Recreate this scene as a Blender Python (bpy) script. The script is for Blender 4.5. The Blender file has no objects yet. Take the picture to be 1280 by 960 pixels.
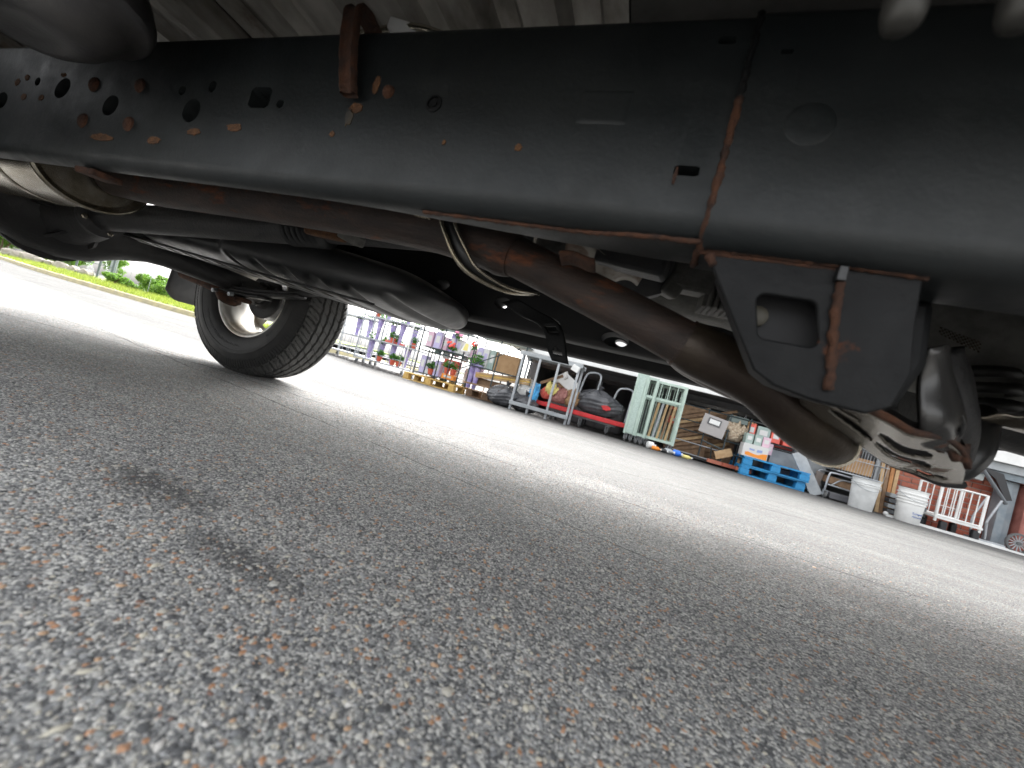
import bpy, bmesh, math, random
import numpy as np
from mathutils import Vector, Matrix
from math import sin, cos, pi, radians, atan2, sqrt, hypot

random.seed(7)
rng = np.random.default_rng(7)
scene = bpy.context.scene
COL = scene.collection

# ------------------------------------------------------------------ camera
CAM_H, F_PX = 0.27, 490.0
yaw, pitch, roll = radians(18), radians(0.45), radians(15)
Fw = Vector((-sin(yaw) * cos(pitch), cos(yaw) * cos(pitch), sin(pitch)))
Rh = Vector((cos(yaw), sin(yaw), 0))
Uh = Rh.cross(Fw)
Rc = cos(roll) * Rh + sin(roll) * Uh
Uc = -sin(roll) * Rh + cos(roll) * Uh
cd = bpy.data.cameras.new("Camera")
cam = bpy.data.objects.new("Camera", cd)
COL.objects.link(cam)
M3 = Matrix((Rc, Uc, -Fw)).transposed()
cam.matrix_world = Matrix.Translation((0, 0, CAM_H)) @ M3.to_4x4()
cd.sensor_width = 36.0
cd.lens = 36.0 * F_PX / 1280.0
cd.clip_start, cd.clip_end = 0.01, 2000
cd.dof.use_dof = True
cd.dof.focus_distance = 1.25
cd.dof.aperture_fstop = 4.2
scene.camera = cam

# ------------------------------------------------------------------ sky, sun, exposure
SUN_EL, SUN_AZ = radians(45), radians(-20)      # azimuth from +Y towards +X
w = bpy.data.worlds.new("World"); scene.world = w; w.use_nodes = True
nt = w.node_tree; nt.nodes.clear()
sky = nt.nodes.new("ShaderNodeTexSky"); sky.sky_type = 'NISHITA'; sky.sun_disc = False
sky.sun_elevation = SUN_EL; sky.sun_rotation = SUN_AZ
sky.air_density = 1.0; sky.dust_density = 6.0; sky.ozone_density = 1.0
hs = nt.nodes.new("ShaderNodeHueSaturation"); hs.inputs["Saturation"].default_value = 0.12
bg = nt.nodes.new("ShaderNodeBackground"); bg.inputs["Strength"].default_value = 0.15
wo = nt.nodes.new("ShaderNodeOutputWorld")
nt.links.new(sky.outputs[0], hs.inputs["Color"]); nt.links.new(hs.outputs[0], bg.inputs["Color"])
nt.links.new(bg.outputs[0], wo.inputs["Surface"])
sd = bpy.data.lights.new("Sun", 'SUN'); sd.energy = 0.5; sd.angle = radians(45); sd.color = (1, .96, .9)
so = bpy.data.objects.new("Sun", sd); COL.objects.link(so)
sdir = Vector((sin(SUN_AZ) * cos(SUN_EL), cos(SUN_AZ) * cos(SUN_EL), sin(SUN_EL)))
so.rotation_euler = sdir.to_track_quat('Z', 'Y').to_euler()
so.location = sdir * 30
scene.view_settings.view_transform = 'Standard'
scene.view_settings.look = 'None'
scene.view_settings.exposure = 2.55
scene.view_settings.gamma = 1
scene.cycles.max_bounces = 8
scene.cycles.diffuse_bounces = 5
scene.cycles.transparent_max_bounces = 12
scene.cycles.use_denoising = True

# ------------------------------------------------------------------ materials
MATS = {}
def mat(name, col, rough=.6, metal=0., col2=None, scale=8., lo=.4, hi=.6, bump=0., bscale=80., stretch=None,
        rust=0., rscale=14., rthr=.62, emit=0., spec=None, alpha=1., detail=6., rvar=0., dust=0.):
    if name in MATS: return MATS[name]
    m = bpy.data.materials.new(name); m.use_nodes = True; MATS[name] = m
    t = m.node_tree; L = t.links.new
    b = t.nodes["Principled BSDF"]
    b.inputs["Base Color"].default_value = (*col, 1)
    b.inputs["Roughness"].default_value = rough
    b.inputs["Metallic"].default_value = metal
    if spec is not None: b.inputs["Specular IOR Level"].default_value = spec
    tc = t.nodes.new("ShaderNodeTexCoord"); co = tc.outputs["Object"]
    if stretch:
        mp = t.nodes.new("ShaderNodeMapping"); mp.inputs["Scale"].default_value = stretch
        L(co, mp.inputs[0]); co = mp.outputs[0]
    def noise(sc, det=detail, rg=.6):
        n = t.nodes.new("ShaderNodeTexNoise"); n.inputs["Scale"].default_value = sc
        n.inputs["Detail"].default_value = det; n.inputs["Roughness"].default_value = rg
        L(co, n.inputs["Vector"]); return n.outputs[0]
    def ramp(src, a, c):
        r = t.nodes.new("ShaderNodeMapRange"); r.inputs[1].default_value = a; r.inputs[2].default_value = c
        L(src, r.inputs[0]); return r.outputs[0]
    def mix(f, a, c):
        x = t.nodes.new("ShaderNodeMix"); x.data_type = 'RGBA'
        L(f, x.inputs[0])
        for s, k in ((a, 6), (c, 7)):
            if isinstance(s, tuple): x.inputs[k].default_value = (*s, 1)
            else: L(s, x.inputs[k])
        return x.outputs[2]
    cur = col
    if col2 is not None:
        cur = mix(ramp(noise(scale), lo, hi), col, col2)
    if dust > 0:
        df = ramp(noise(3.1, 8, .7), .42, .72)
        sp_ = ramp(noise(150, 3, .7), .56, .70)
        mm = t.nodes.new("ShaderNodeMath"); mm.operation = 'MAXIMUM'; L(df, mm.inputs[0]); L(sp_, mm.inputs[1])
        m2 = t.nodes.new("ShaderNodeMath"); m2.operation = 'MULTIPLY'; L(mm.outputs[0], m2.inputs[0]); m2.inputs[1].default_value = dust
        cur = mix(m2.outputs[0], cur, (.085, .077, .064))
    if rvar > 0:
        rr0 = t.nodes.new("ShaderNodeMapRange"); L(noise(19, 7, .7), rr0.inputs[0])
        rr0.inputs[1].default_value = .3; rr0.inputs[2].default_value = .7
        rr0.inputs[3].default_value = rough - rvar; rr0.inputs[4].default_value = rough + rvar
        L(rr0.outputs[0], b.inputs["Roughness"])
    if rust > 0:
        rf = ramp(noise(rscale, 9, .65), rthr, rthr + .08)
        rc = mix(ramp(noise(rscale * 5), .35, .65), (.16, .055, .022), (.06, .025, .014))
        cur = mix(rf, cur, rc)
        rr = t.nodes.new("ShaderNodeMapRange"); L(rf, rr.inputs[0])
        rr.inputs[4].default_value = .9
        if rvar > 0: L(rr0.outputs[0], rr.inputs[3])
        else: rr.inputs[3].default_value = rough
        L(rr.outputs[0], b.inputs["Roughness"])
        if metal:
            rm = t.nodes.new("ShaderNodeMapRange"); L(rf, rm.inputs[0])
            rm.inputs[3].default_value = metal; rm.inputs[4].default_value = 0
            L(rm.outputs[0], b.inputs["Metallic"])
    if not isinstance(cur, tuple): L(cur, b.inputs["Base Color"])
    if bump > 0:
        bp = t.nodes.new("ShaderNodeBump"); bp.inputs["Strength"].default_value = min(1, bump)
        bp.inputs["Distance"].default_value = .004
        L(noise(bscale, 5), bp.inputs["Height"]); L(bp.outputs[0], b.inputs["Normal"])
    if emit > 0:
        b.inputs["Emission Color"].default_value = (*col, 1); b.inputs["Emission Strength"].default_value = emit
    if alpha < 1: b.inputs["Alpha"].default_value = alpha
    return m

def leafmat(name, c1, c2):
    if name in MATS: return MATS[name]
    m = bpy.data.materials.new(name); m.use_nodes = True; MATS[name] = m
    t = m.node_tree; L = t.links.new; b = t.nodes["Principled BSDF"]
    g = t.nodes.new("ShaderNodeNewGeometry")
    x = t.nodes.new("ShaderNodeMix"); x.data_type = 'RGBA'
    L(g.outputs["Random Per Island"], x.inputs[0])
    x.inputs[6].default_value = (*c1, 1); x.inputs[7].default_value = (*c2, 1)
    L(x.outputs[2], b.inputs["Base Color"]); b.inputs["Roughness"].default_value = .55
    tr = t.nodes.new("ShaderNodeBsdfTranslucent"); L(x.outputs[2], tr.inputs[0])
    ms = t.nodes.new("ShaderNodeMixShader"); ms.inputs[0].default_value = .35
    L(b.outputs[0], ms.inputs[1]); L(tr.outputs[0], ms.inputs[2])
    L(ms.outputs[0], t.nodes["Material Output"].inputs[0])
    return m

# underbody
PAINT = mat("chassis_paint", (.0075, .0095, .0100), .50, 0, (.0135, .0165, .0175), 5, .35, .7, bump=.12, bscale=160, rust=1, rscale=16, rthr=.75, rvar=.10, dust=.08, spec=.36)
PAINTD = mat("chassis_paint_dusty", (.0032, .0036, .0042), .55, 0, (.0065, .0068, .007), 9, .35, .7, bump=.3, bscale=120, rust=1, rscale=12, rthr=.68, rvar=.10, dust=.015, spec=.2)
RUST = mat("rust", (.075, .027, .010), .9, 0, (.022, .010, .006), 45, .35, .65, bump=.8, bscale=190)
RUSTO = mat("rust_orange", (.115, .050, .017), .92, 0, (.045, .021, .010), 90, .35, .7, bump=.5, bscale=300)
PIPE = mat("exhaust_brown", (.017, .0130, .0112), .62, .1, (.048, .029, .021), 40, .32, .68, bump=.5, bscale=260, rust=1, rscale=22, rthr=.56, stretch=(.35, 1, 1))
PIPEX = mat("exhaust_heat_stained", (.060, .046, .031), .42, .5, (.030, .020, .015), 7, .35, .65, bump=.2, bscale=150)
STEEL = mat("muffler_steel", (.50, .465, .39), .24, .9, (.30, .255, .18), 6, .35, .65, bump=.1, bscale=90, stretch=(1, 4, 4))
ZINC = mat("bed_floor_zinc", (.46, .44, .40), .45, .3, (.12, .105, .085), 9, .38, .68, bump=.4, bscale=40, rust=1, rscale=6, rthr=.62, stretch=(1, .45, 1))
CAST = mat("cast_aluminium", (.13, .127, .115), .62, .35, (.065, .063, .057), 26, .35, .65, bump=.45, bscale=170)
BLACKP = mat("black_plastic", (.008, .009, .010), .38, 0, (.015, .015, .0155), 10, .35, .7, bump=.1, bscale=120, rvar=.1, dust=.08)
TREADM = mat("tyre_tread", (.062, .062, .060), .7, 0, (.085, .084, .08), 20, .35, .7, bump=.1, bscale=300)
RUBBER = mat("tyre_rubber", (.020, .020, .020), .62, 0, (.034, .033, .031), 20, .35, .7, bump=.15, bscale=300)
FLAPM = mat("flap_rubber", (.05, .05, .05), .7, 0, (.075, .073, .07), 9)
CASTI = mat("cast_iron_black", (.014, .014, .015), .55, .0, (.026, .025, .024), 16, .35, .65, bump=.5, bscale=140)
RIMS = mat("rim_alloy", (.74, .72, .67), .34, .7, (.44, .36, .26), 9, .5, .72)
ARM = mat("arm_metal", (.40, .375, .33), .26, .8, (.20, .175, .14), 7, .35, .65, bump=.15, bscale=70, rust=1, rscale=9, rthr=.63)
SHADOWM = mat("underbody_and_shade_black", (.010, .010, .011), .75, 0, (.016, .016, .016), 6)  # black for dark underbody parts and for fills standing in for shade
BODYP = mat("truck_body_paint", (.06, .065, .07), .3, .4)
GLASS = mat("truck_glass", (.02, .025, .03), .08, 0)
# yard
GALV = mat("galvanised_steel", (.42, .44, .46), .45, .5, (.33, .35, .37), 12)
GREY = mat("grey_paint", (.36, .38, .39), .55, 0, (.28, .30, .31), 6)
DKWIRE = mat("dark_wire", (.035, .05, .055), .5, .2)
MINT = mat("mint_paint", (.46, .57, .49), .5, 0, (.38, .48, .42), 7)
WHITEP = mat("white_paint", (.78, .78, .76), .5, 0, (.68, .68, .66), 5)
REDP = mat("red_paint", (.62, .03, .035), .4, 0, (.48, .03, .03), 9)
BLUEP = mat("blue_pallet_paint", (.02, .30, .62), .6, 0, (.03, .20, .42), 9, .35, .7)
YELW = mat("pallet_yellow_wood", (.68, .46, .14), .75, 0, (.52, .33, .10), 10)
WOOD = mat("weathered_wood", (.30, .19, .11), .8, 0, (.18, .11, .065), 12, .35, .65, bump=.3, bscale=60)
WOODL = mat("light_wood", (.52, .36, .20), .75, 0, (.40, .26, .13), 12)
CARDB = mat("cardboard", (.40, .25, .13), .85, 0, (.33, .20, .10), 6)
BAG = mat("bin_bag", (.06, .062, .068), .24, 0, (.09, .092, .098), 9, bump=.9, bscale=22)
CONC = mat("concrete", (.32, .31, .29), .85, 0, (.24, .23, .215), 5, bump=.3, bscale=60)
DARKW = mat("dark_wall", (.10, .102, .106), .85, 0, (.14, .14, .142), 3)
MORTAR = mat("mortar", (.34, .32, .29), .9, 0, (.26, .24, .22), 9)
BRICKM = mat("red_brick", (.40, .105, .06), .85, 0, (.28, .07, .045), 16, .35, .65, bump=.3, bscale=90)
BRICKM2 = mat("pale_brick", (.47, .17, .11), .85, 0, (.36, .12, .08), 16, .35, .65, bump=.3, bscale=90)
PURP = mat("purple_sleeve", (.30, .23, .52), .5, 0, (.46, .42, .62), 9)
TERRA = mat("red_pot", (.55, .10, .05), .6, 0)
REDBOX = mat("red_carton", (.72, .13, .09), .6, 0, (.62, .11, .08), 7)
PINKB = mat("pink_packet", (.62, .42, .50), .5, 0)
LILAC = mat("lilac_packet", (.46, .42, .62), .5, 0)
PALEB = mat("pale_carton", (.60, .60, .58), .6, 0)
GRNB = mat("grey_green_packet", (.30, .38, .35), .5, 0)
YELB = mat("yellow_plastic", (.74, .64, .22), .5, 0)
BLUEB = mat("blue_plastic", (.03, .18, .75), .45, 0)
SKYB = mat("light_blue_plastic", (.10, .45, .80), .45, 0)
ORNG = mat("orange_print", (.78, .26, .03), .6, 0)
BLKP = mat("black_paint", (.02, .02, .022), .5)
RUBG = mat("grey_rubber", (.10, .10, .10), .7)
LEAF1 = leafmat("leaf_bright", (.10, .22, .03), (.20, .34, .05))
LEAF2 = leafmat("leaf_mid", (.09, .19, .03), (.17, .28, .05))
LEAF3 = leafmat("leaf_pot", (.05, .16, .02), (.10, .26, .04))
BARK = mat("bark", (.12, .085, .06), .9)
GRASS = leafmat("grass_blade", (.17, .24, .03), (.32, .36, .06))
GRASSB = mat("grass_base", (.13, .20, .04), .9, 0, (.20, .22, .07), 4)
ROCKM = mat("pale_rock", (.38, .35, .30), .9, 0, (.28, .25, .21), 5)
KERBM = mat("kerb_yellow", (.50, .44, .24), .8, 0, (.38, .34, .22), 4)

# ------------------------------------------------------------------ mesh helpers
class MB:
    def __init__(s): s.v = []; s.f = []
    def add(s, vs, fs):
        o = len(s.v); s.v += [tuple(p) for p in vs]; s.f += [tuple(i + o for i in q) for q in fs]; return s
    def box(s, c, d, rz=0., rx=0., ry=0.):
        M = Matrix.Rotation(rz, 3, 'Z') @ Matrix.Rotation(ry, 3, 'Y') @ Matrix.Rotation(rx, 3, 'X')
        vs = [Vector(c) + M @ Vector((x * d[0] / 2, y * d[1] / 2, z * d[2] / 2)) for x in (-1, 1) for y in (-1, 1) for z in (-1, 1)]
        return s.add(vs, [(0, 1, 3, 2), (4, 6, 7, 5), (0, 4, 5, 1), (2, 3, 7, 6), (0, 2, 6, 4), (1, 5, 7, 3)])
    def bx(s, x0, x1, y0, y1, z0, z1):
        return s.box(((x0 + x1) / 2, (y0 + y1) / 2, (z0 + z1) / 2), (x1 - x0, y1 - y0, z1 - z0))
    def tube(s, pts, r, n=8, caps=True):
        pts = [Vector(p) for p in pts]; k = len(pts)
        rs = r if isinstance(r, (list, tuple)) else [r] * k
        t0 = (pts[1] - pts[0]).normalized()
        up = Vector((0, 0, 1)) if abs(t0.z) < .9 else Vector((1, 0, 0))
        a = t0.cross(up).normalized()
        vs = []
        for i, p in enumerate(pts):
            t = (pts[min(i + 1, k - 1)] - pts[max(i - 1, 0)]).normalized()
            a = (a - t * a.dot(t)).normalized(); b = t.cross(a)
            vs += [p + (a * cos(2 * pi * j / n) + b * sin(2 * pi * j / n)) * rs[i] for j in range(n)]
        fs = [(i * n + j, i * n + (j + 1) % n, (i + 1) * n + (j + 1) % n, (i + 1) * n + j) for i in range(k - 1) for j in range(n)]
        if caps: fs += [tuple(range(n))[::-1], tuple((k - 1) * n + j for j in range(n))]
        return s.add(vs, fs)
    def lathe(s, prof, o, ax=(0, 0, 1), n=24, sx=1., sy=1., caps=True):
        ax = Vector(ax).normalized(); up = Vector((0, 0, 1)) if abs(ax.z) < .9 else Vector((1, 0, 0))
        a = ax.cross(up).normalized(); b = ax.cross(a); o = Vector(o)
        vs = [o + ax * h + (a * cos(2 * pi * j / n) * sx + b * sin(2 * pi * j / n) * sy) * r for r, h in prof for j in range(n)]
        k = len(prof)
        fs = [(i * n + j, i * n + (j + 1) % n, (i + 1) * n + (j + 1) % n, (i + 1) * n + j) for i in range(k - 1) for j in range(n)]
        if caps and prof[0][0] > 1e-5: fs.append(tuple(range(n))[::-1])
        if caps and prof[-1][0] > 1e-5: fs.append(tuple((k - 1) * n + j for j in range(n)))
        return s.add(vs, fs)
    def prism(s, poly, d0, d1, mp):
        n = len(poly)
        vs = [mp(x, y, d0) for x, y in poly] + [mp(x, y, d1) for x, y in poly]
        return s.add(vs, [tuple(range(n))[::-1], tuple(range(n, 2 * n))] + [(i, (i + 1) % n, n + (i + 1) % n, n + i) for i in range(n)])
    def grid(s, fn, nu, nv, skip=None, closeu=False):
        vs = [fn(i / (nu if closeu else nu), j / nv) for i in range(nu + (0 if closeu else 1)) for j in range(nv + 1)]
        fs = []
        nn = nu if closeu else nu + 1
        for i in range(nu):
            for j in range(nv):
                if skip and skip((i + .5) / nu, (j + .5) / nv): continue
                i2 = (i + 1) % nn
                fs.append((i * (nv + 1) + j, i2 * (nv + 1) + j, i2 * (nv + 1) + j + 1, i * (nv + 1) + j + 1))
        return s.add(vs, fs)
    def mesh(s, name):
        me = bpy.data.meshes.new(name); me.from_pydata(s.v, [], s.f)
        bm = bmesh.new(); bm.from_mesh(me)
        bmesh.ops.recalc_face_normals(bm, faces=bm.faces); bm.to_mesh(me); bm.free()
        return me
    def build(s, name, m, parent=None, smooth=35, bevel=0., seg=2, solid=0., sub=0):
        me = s.mesh(name)
        if m: me.materials.append(m)
        return link(name, me, parent, smooth, bevel, seg, solid, sub)

def link(name, me, parent=None, smooth=35, bevel=0., seg=2, solid=0., sub=0):
    o = bpy.data.objects.new(name, me); COL.objects.link(o)
    if smooth:
        me.shade_smooth()
        if smooth < 180: me.set_sharp_from_angle(angle=radians(smooth))
    if solid:
        q = o.modifiers.new("solid", 'SOLIDIFY'); q.thickness = solid; q.offset = 0
    if bevel:
        q = o.modifiers.new("bevel", 'BEVEL'); q.width = bevel; q.segments = seg; q.limit_method = 'ANGLE'; q.angle_limit = radians(40)
    if sub:
        q = o.modifiers.new("sub", 'SUBSURF'); q.levels = sub; q.render_levels = sub
    if parent is not None:
        o.parent = parent
        if parent.type == 'EMPTY' and parent.get('wl'): o.location = -Vector(parent.location)
    return o

def tag(o, label=None, cat=None, group=None, kind=None):
    if label: o['label'] = label
    if cat: o['category'] = cat
    if group: o['group'] = group
    if kind: o['kind'] = kind
    return o
def thing(name, loc, label, cat, group=None, rz=0., world=False):
    o = bpy.data.objects.new(name, None); COL.objects.link(o); o.location = loc; o.rotation_euler = (0, 0, rz)
    o.empty_display_size = .1
    if world: o['wl'] = 1
    return tag(o, label, cat, group)
def dup(root, loc, rz, label=None, group=None, scale=None):
    r = root.copy(); COL.objects.link(r); r.location = loc; r.rotation_euler = (0, 0, rz)
    if scale: r.scale = scale
    if label: r['label'] = label
    if group: r['group'] = group
    for ch in list(root.children):
        c = ch.copy(); COL.objects.link(c); c.parent = r
        for g in ch.children:
            d = g.copy(); COL.objects.link(d); d.parent = c
    return r
def sub(part, o):     # parent a sub-part built in the same coordinates as its part
    o.parent = part; o.location = (0, 0, 0); return o
def cut(o, cutter):   # boolean difference, applied
    c = bpy.data.objects.new("cutter", cutter.mesh("cutter")); COL.objects.link(c)
    q = o.modifiers.new("cut", 'BOOLEAN'); q.object = c; q.operation = 'DIFFERENCE'; q.solver = 'EXACT'
    dg = bpy.context.evaluated_depsgraph_get(); dg.update()
    me = bpy.data.meshes.new_from_object(o.evaluated_get(dg))
    o.modifiers.clear(); old = o.data; me.name = old.name; o.data = me; bpy.data.meshes.remove(old)
    bpy.data.objects.remove(c)
    me.shade_smooth(); me.set_sharp_from_angle(angle=radians(35))
    return o
def XZ(Y0): return lambda x, z, d: (x, Y0 + d, z)

# ------------------------------------------------------------------ ground
SL = .0155
ZF = -6.6 * SL
def gz(Y): return 0. if Y < .4 else (-(Y - .4) * SL if Y < 7 else ZF)
def ground_material():
    m = bpy.data.materials.new("asphalt"); m.use_nodes = True
    t = m.node_tree; L = t.links.new; b = t.nodes["Principled BSDF"]
    tc = t.nodes.new("ShaderNodeTexCoord"); co = tc.outputs["Object"]
    def N(k): return t.nodes.new(k)
    def vor(sc, feat='F1'):
        n = N("ShaderNodeTexVoronoi"); n.feature = feat; n.inputs["Scale"].default_value = sc
        L(co, n.inputs["Vector"]); return n
    def noise(sc, det=5, rg=.6, vec=None):
        n = N("ShaderNodeTexNoise"); n.inputs["Scale"].default_value = sc; n.inputs["Detail"].default_value = det
        n.inputs["Roughness"].default_value = rg; L(vec or co, n.inputs["Vector"]); return n.outputs[0]
    def mr(src, a, c, p=0., q=1., smooth=False):
        r = N("ShaderNodeMapRange"); L(src, r.inputs[0])
        for k, v in zip((1, 2, 3, 4), (a, c, p, q)): r.inputs[k].default_value = v
        if smooth: r.interpolation_type = 'SMOOTHSTEP'
        return r.outputs[0]
    def mth(op, a, c=None):
        n = N("ShaderNodeMath"); n.operation = op
        for k, v in ((0, a), (1, c)):
            if v is None: continue
            if isinstance(v, (int, float)): n.inputs[k].default_value = v
            else: L(v, n.inputs[k])
        return n.outputs[0]
    def mix(f, a, c, bt='MIX'):
        x = N("ShaderNodeMix"); x.data_type = 'RGBA'; x.blend_type = bt
        if isinstance(f, float): x.inputs[0].default_value = f
        else: L(f, x.inputs[0])
        for s_, k in ((a, 6), (c, 7)):
            if isinstance(s_, tuple): x.inputs[k].default_value = (*s_, 1)
            else: L(s_, x.inputs[k])
        return x.outputs[2]
    v1 = vor(175.); v2 = vor(420.)
    sx = N("ShaderNodeSeparateColor"); L(v1.outputs["Color"], sx.inputs[0])
    sx2 = N("ShaderNodeSeparateColor"); L(v2.outputs["Color"], sx2.inputs[0])
    cr = N("ShaderNodeValToRGB"); L(sx.outputs[0], cr.inputs[0])
    e = cr.color_ramp.elements
    e[0].position = 0; e[0].color = (.055, .056, .060, 1); e[1].position = 1; e[1].color = (.70, .68, .62, 1)
    for p, c in ((.3, (.125, .128, .132)), (.6, (.27, .273, .27)), (.85, (.43, .425, .405))):
        q = e.new(p); q.color = (*c, 1)
    cr2 = N("ShaderNodeValToRGB"); L(sx2.outputs[0], cr2.inputs[0])
    e = cr2.color_ramp.elements
    e[0].color = (.045, .046, .050, 1); e[1].color = (.64, .63, .59, 1)
    q = e.new(.55); q.color = (.215, .218, .216, 1)
    agg = mix(mr(v1.outputs["Distance"], .35, .6), cr.outputs[0], cr2.outputs[0])
    agg = mix(.42, agg, cr2.outputs[0])
    # pinkish and tan stones
    tan = mth('MULTIPLY', mr(sx.outputs[1], .93, .94), mr(v1.outputs["Distance"], .55, .45))
    agg = mix(tan, agg, (.42, .23, .13))
    big = mr(noise(1.1, 5), .3, .7, .82, 1.16)
    agg = mix(1., agg, big, 'MULTIPLY')
    mp = N("ShaderNodeMapping"); mp.inputs["Scale"].default_value = (.35, 2.6, 1); mp.inputs["Rotation"].default_value = (0, 0, .12); L(co, mp.inputs[0])
    agg = mix(1., agg, mr(noise(1.6, 6, .6, mp.outputs[0]), .32, .68, .80, 1.14), 'MULTIPLY')
    # worn, dusty surface out in the yard
    sp = N("ShaderNodeSeparateXYZ"); L(co, sp.inputs[0])
    X, Y = sp.outputs[0], sp.outputs[1]
    dust = mth('MULTIPLY', mr(noise(.7, 6), .35, .65, .10, .26), mr(Y, .6, 3.0))
    agg = mix(dust, agg, (.26, .26, .255))
    far_light_dim = mr(mth('ADD', mth('ADD', Y, mth('MULTIPLY', X, .16)), mth('MULTIPLY', mth('SUBTRACT', noise(5, 6), .5), .5)), 1.0, 1.75, 1., .36)  # asphalt colour dimmed past the crack line to offset the strong light there
    agg = mix(1., agg, far_light_dim, 'MULTIPLY')
    # two old oil stains
    def spot(cx, cy, rx, ry):
        dx = mth('DIVIDE', mth('SUBTRACT', X, cx), rx); dy = mth('DIVIDE', mth('SUBTRACT', Y, cy), ry)
        d = mth('SQRT', mth('ADD', mth('MULTIPLY', dx, dx), mth('MULTIPLY', dy, dy)))
        d = mth('ADD', d, mth('MULTIPLY', mth('SUBTRACT', noise(24, 5), .5), 1.1))
        return mr(d, .1, 1.25, 1., 0., True)
    st = mth('MAXIMUM', spot(-.61, .40, .13, .05), spot(-.37, .352, .12, .034))
    agg = mix(mth('MULTIPLY', st, .70), agg, (.035, .035, .036))
    # cracks in the asphalt
    wob = mth('MULTIPLY', mth('SUBTRACT', noise(3.5, 6), .5), .07)
    wob2 = mth('MULTIPLY', mth('SUBTRACT', noise(60, 3), .5), .014)
    ck = None
    for y0, sl, wd in ((.93, -.16, .0045), (2.29, .47, .009), (3.45, .05, .012), (1.46, .05, .005), (4.6, .03, .013)):
        d = mth('ABSOLUTE', mth('ADD', mth('SUBTRACT', mth('SUBTRACT', Y, y0), mth('MULTIPLY', X, sl)), mth('ADD', wob, wob2)))
        k = mr(d, wd * .4, wd, 1, 0)
        ck = k if ck is None else mth('MAXIMUM', ck, k)
    ck = mth('MULTIPLY', ck, mr(noise(2.2, 3), .36, .48))
    agg = mix(mth('MULTIPLY', ck, .8), agg, (.03, .03, .03))
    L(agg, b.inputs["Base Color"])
    b.inputs["Roughness"].default_value = .8
    b.inputs["Specular IOR Level"].default_value = .25
    h = mth('ADD', mth('MULTIPLY', mr(v1.outputs["Distance"], 0, .7, 1, 0), .0016), mth('MULTIPLY', mr(v2.outputs["Distance"], 0, .7, 1, 0), .0008))
    h = mth('ADD', h, mth('MULTIPLY', noise(30, 4), .003))
    h = mth('SUBTRACT', h, mth('MULTIPLY', ck, .004))
    bp = N("ShaderNodeBump"); bp.inputs["Strength"].default_value = 1.; bp.inputs["Distance"].default_value = 1.
    L(h, bp.inputs["Height"]); L(bp.outputs[0], b.inputs["Normal"])
    return m
ASPH = ground_material()
ys = [-400, -60, -12, -3, -1, 0, .4, .7, 1, 1.4, 1.7, 2.2, 3, 4, 5, 6, 7, 8, 12, 25, 80, 400, 1200]
xs = [-1200, -300, -60, -24, -12, -6, -3, -1.5, 0, 1.5, 3, 6, 12, 24, 60, 300, 1200]
gb = MB(); gb.add([(x, y, gz(y)) for y in ys for x in xs],
    [(j * len(xs) + i, j * len(xs) + i + 1, (j + 1) * len(xs) + i + 1, (j + 1) * len(xs) + i) for j in range(len(ys) - 1) for i in range(len(xs) - 1)])
tag(gb.build("asphalt_ground", ASPH, smooth=180), kind='structure')

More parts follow.
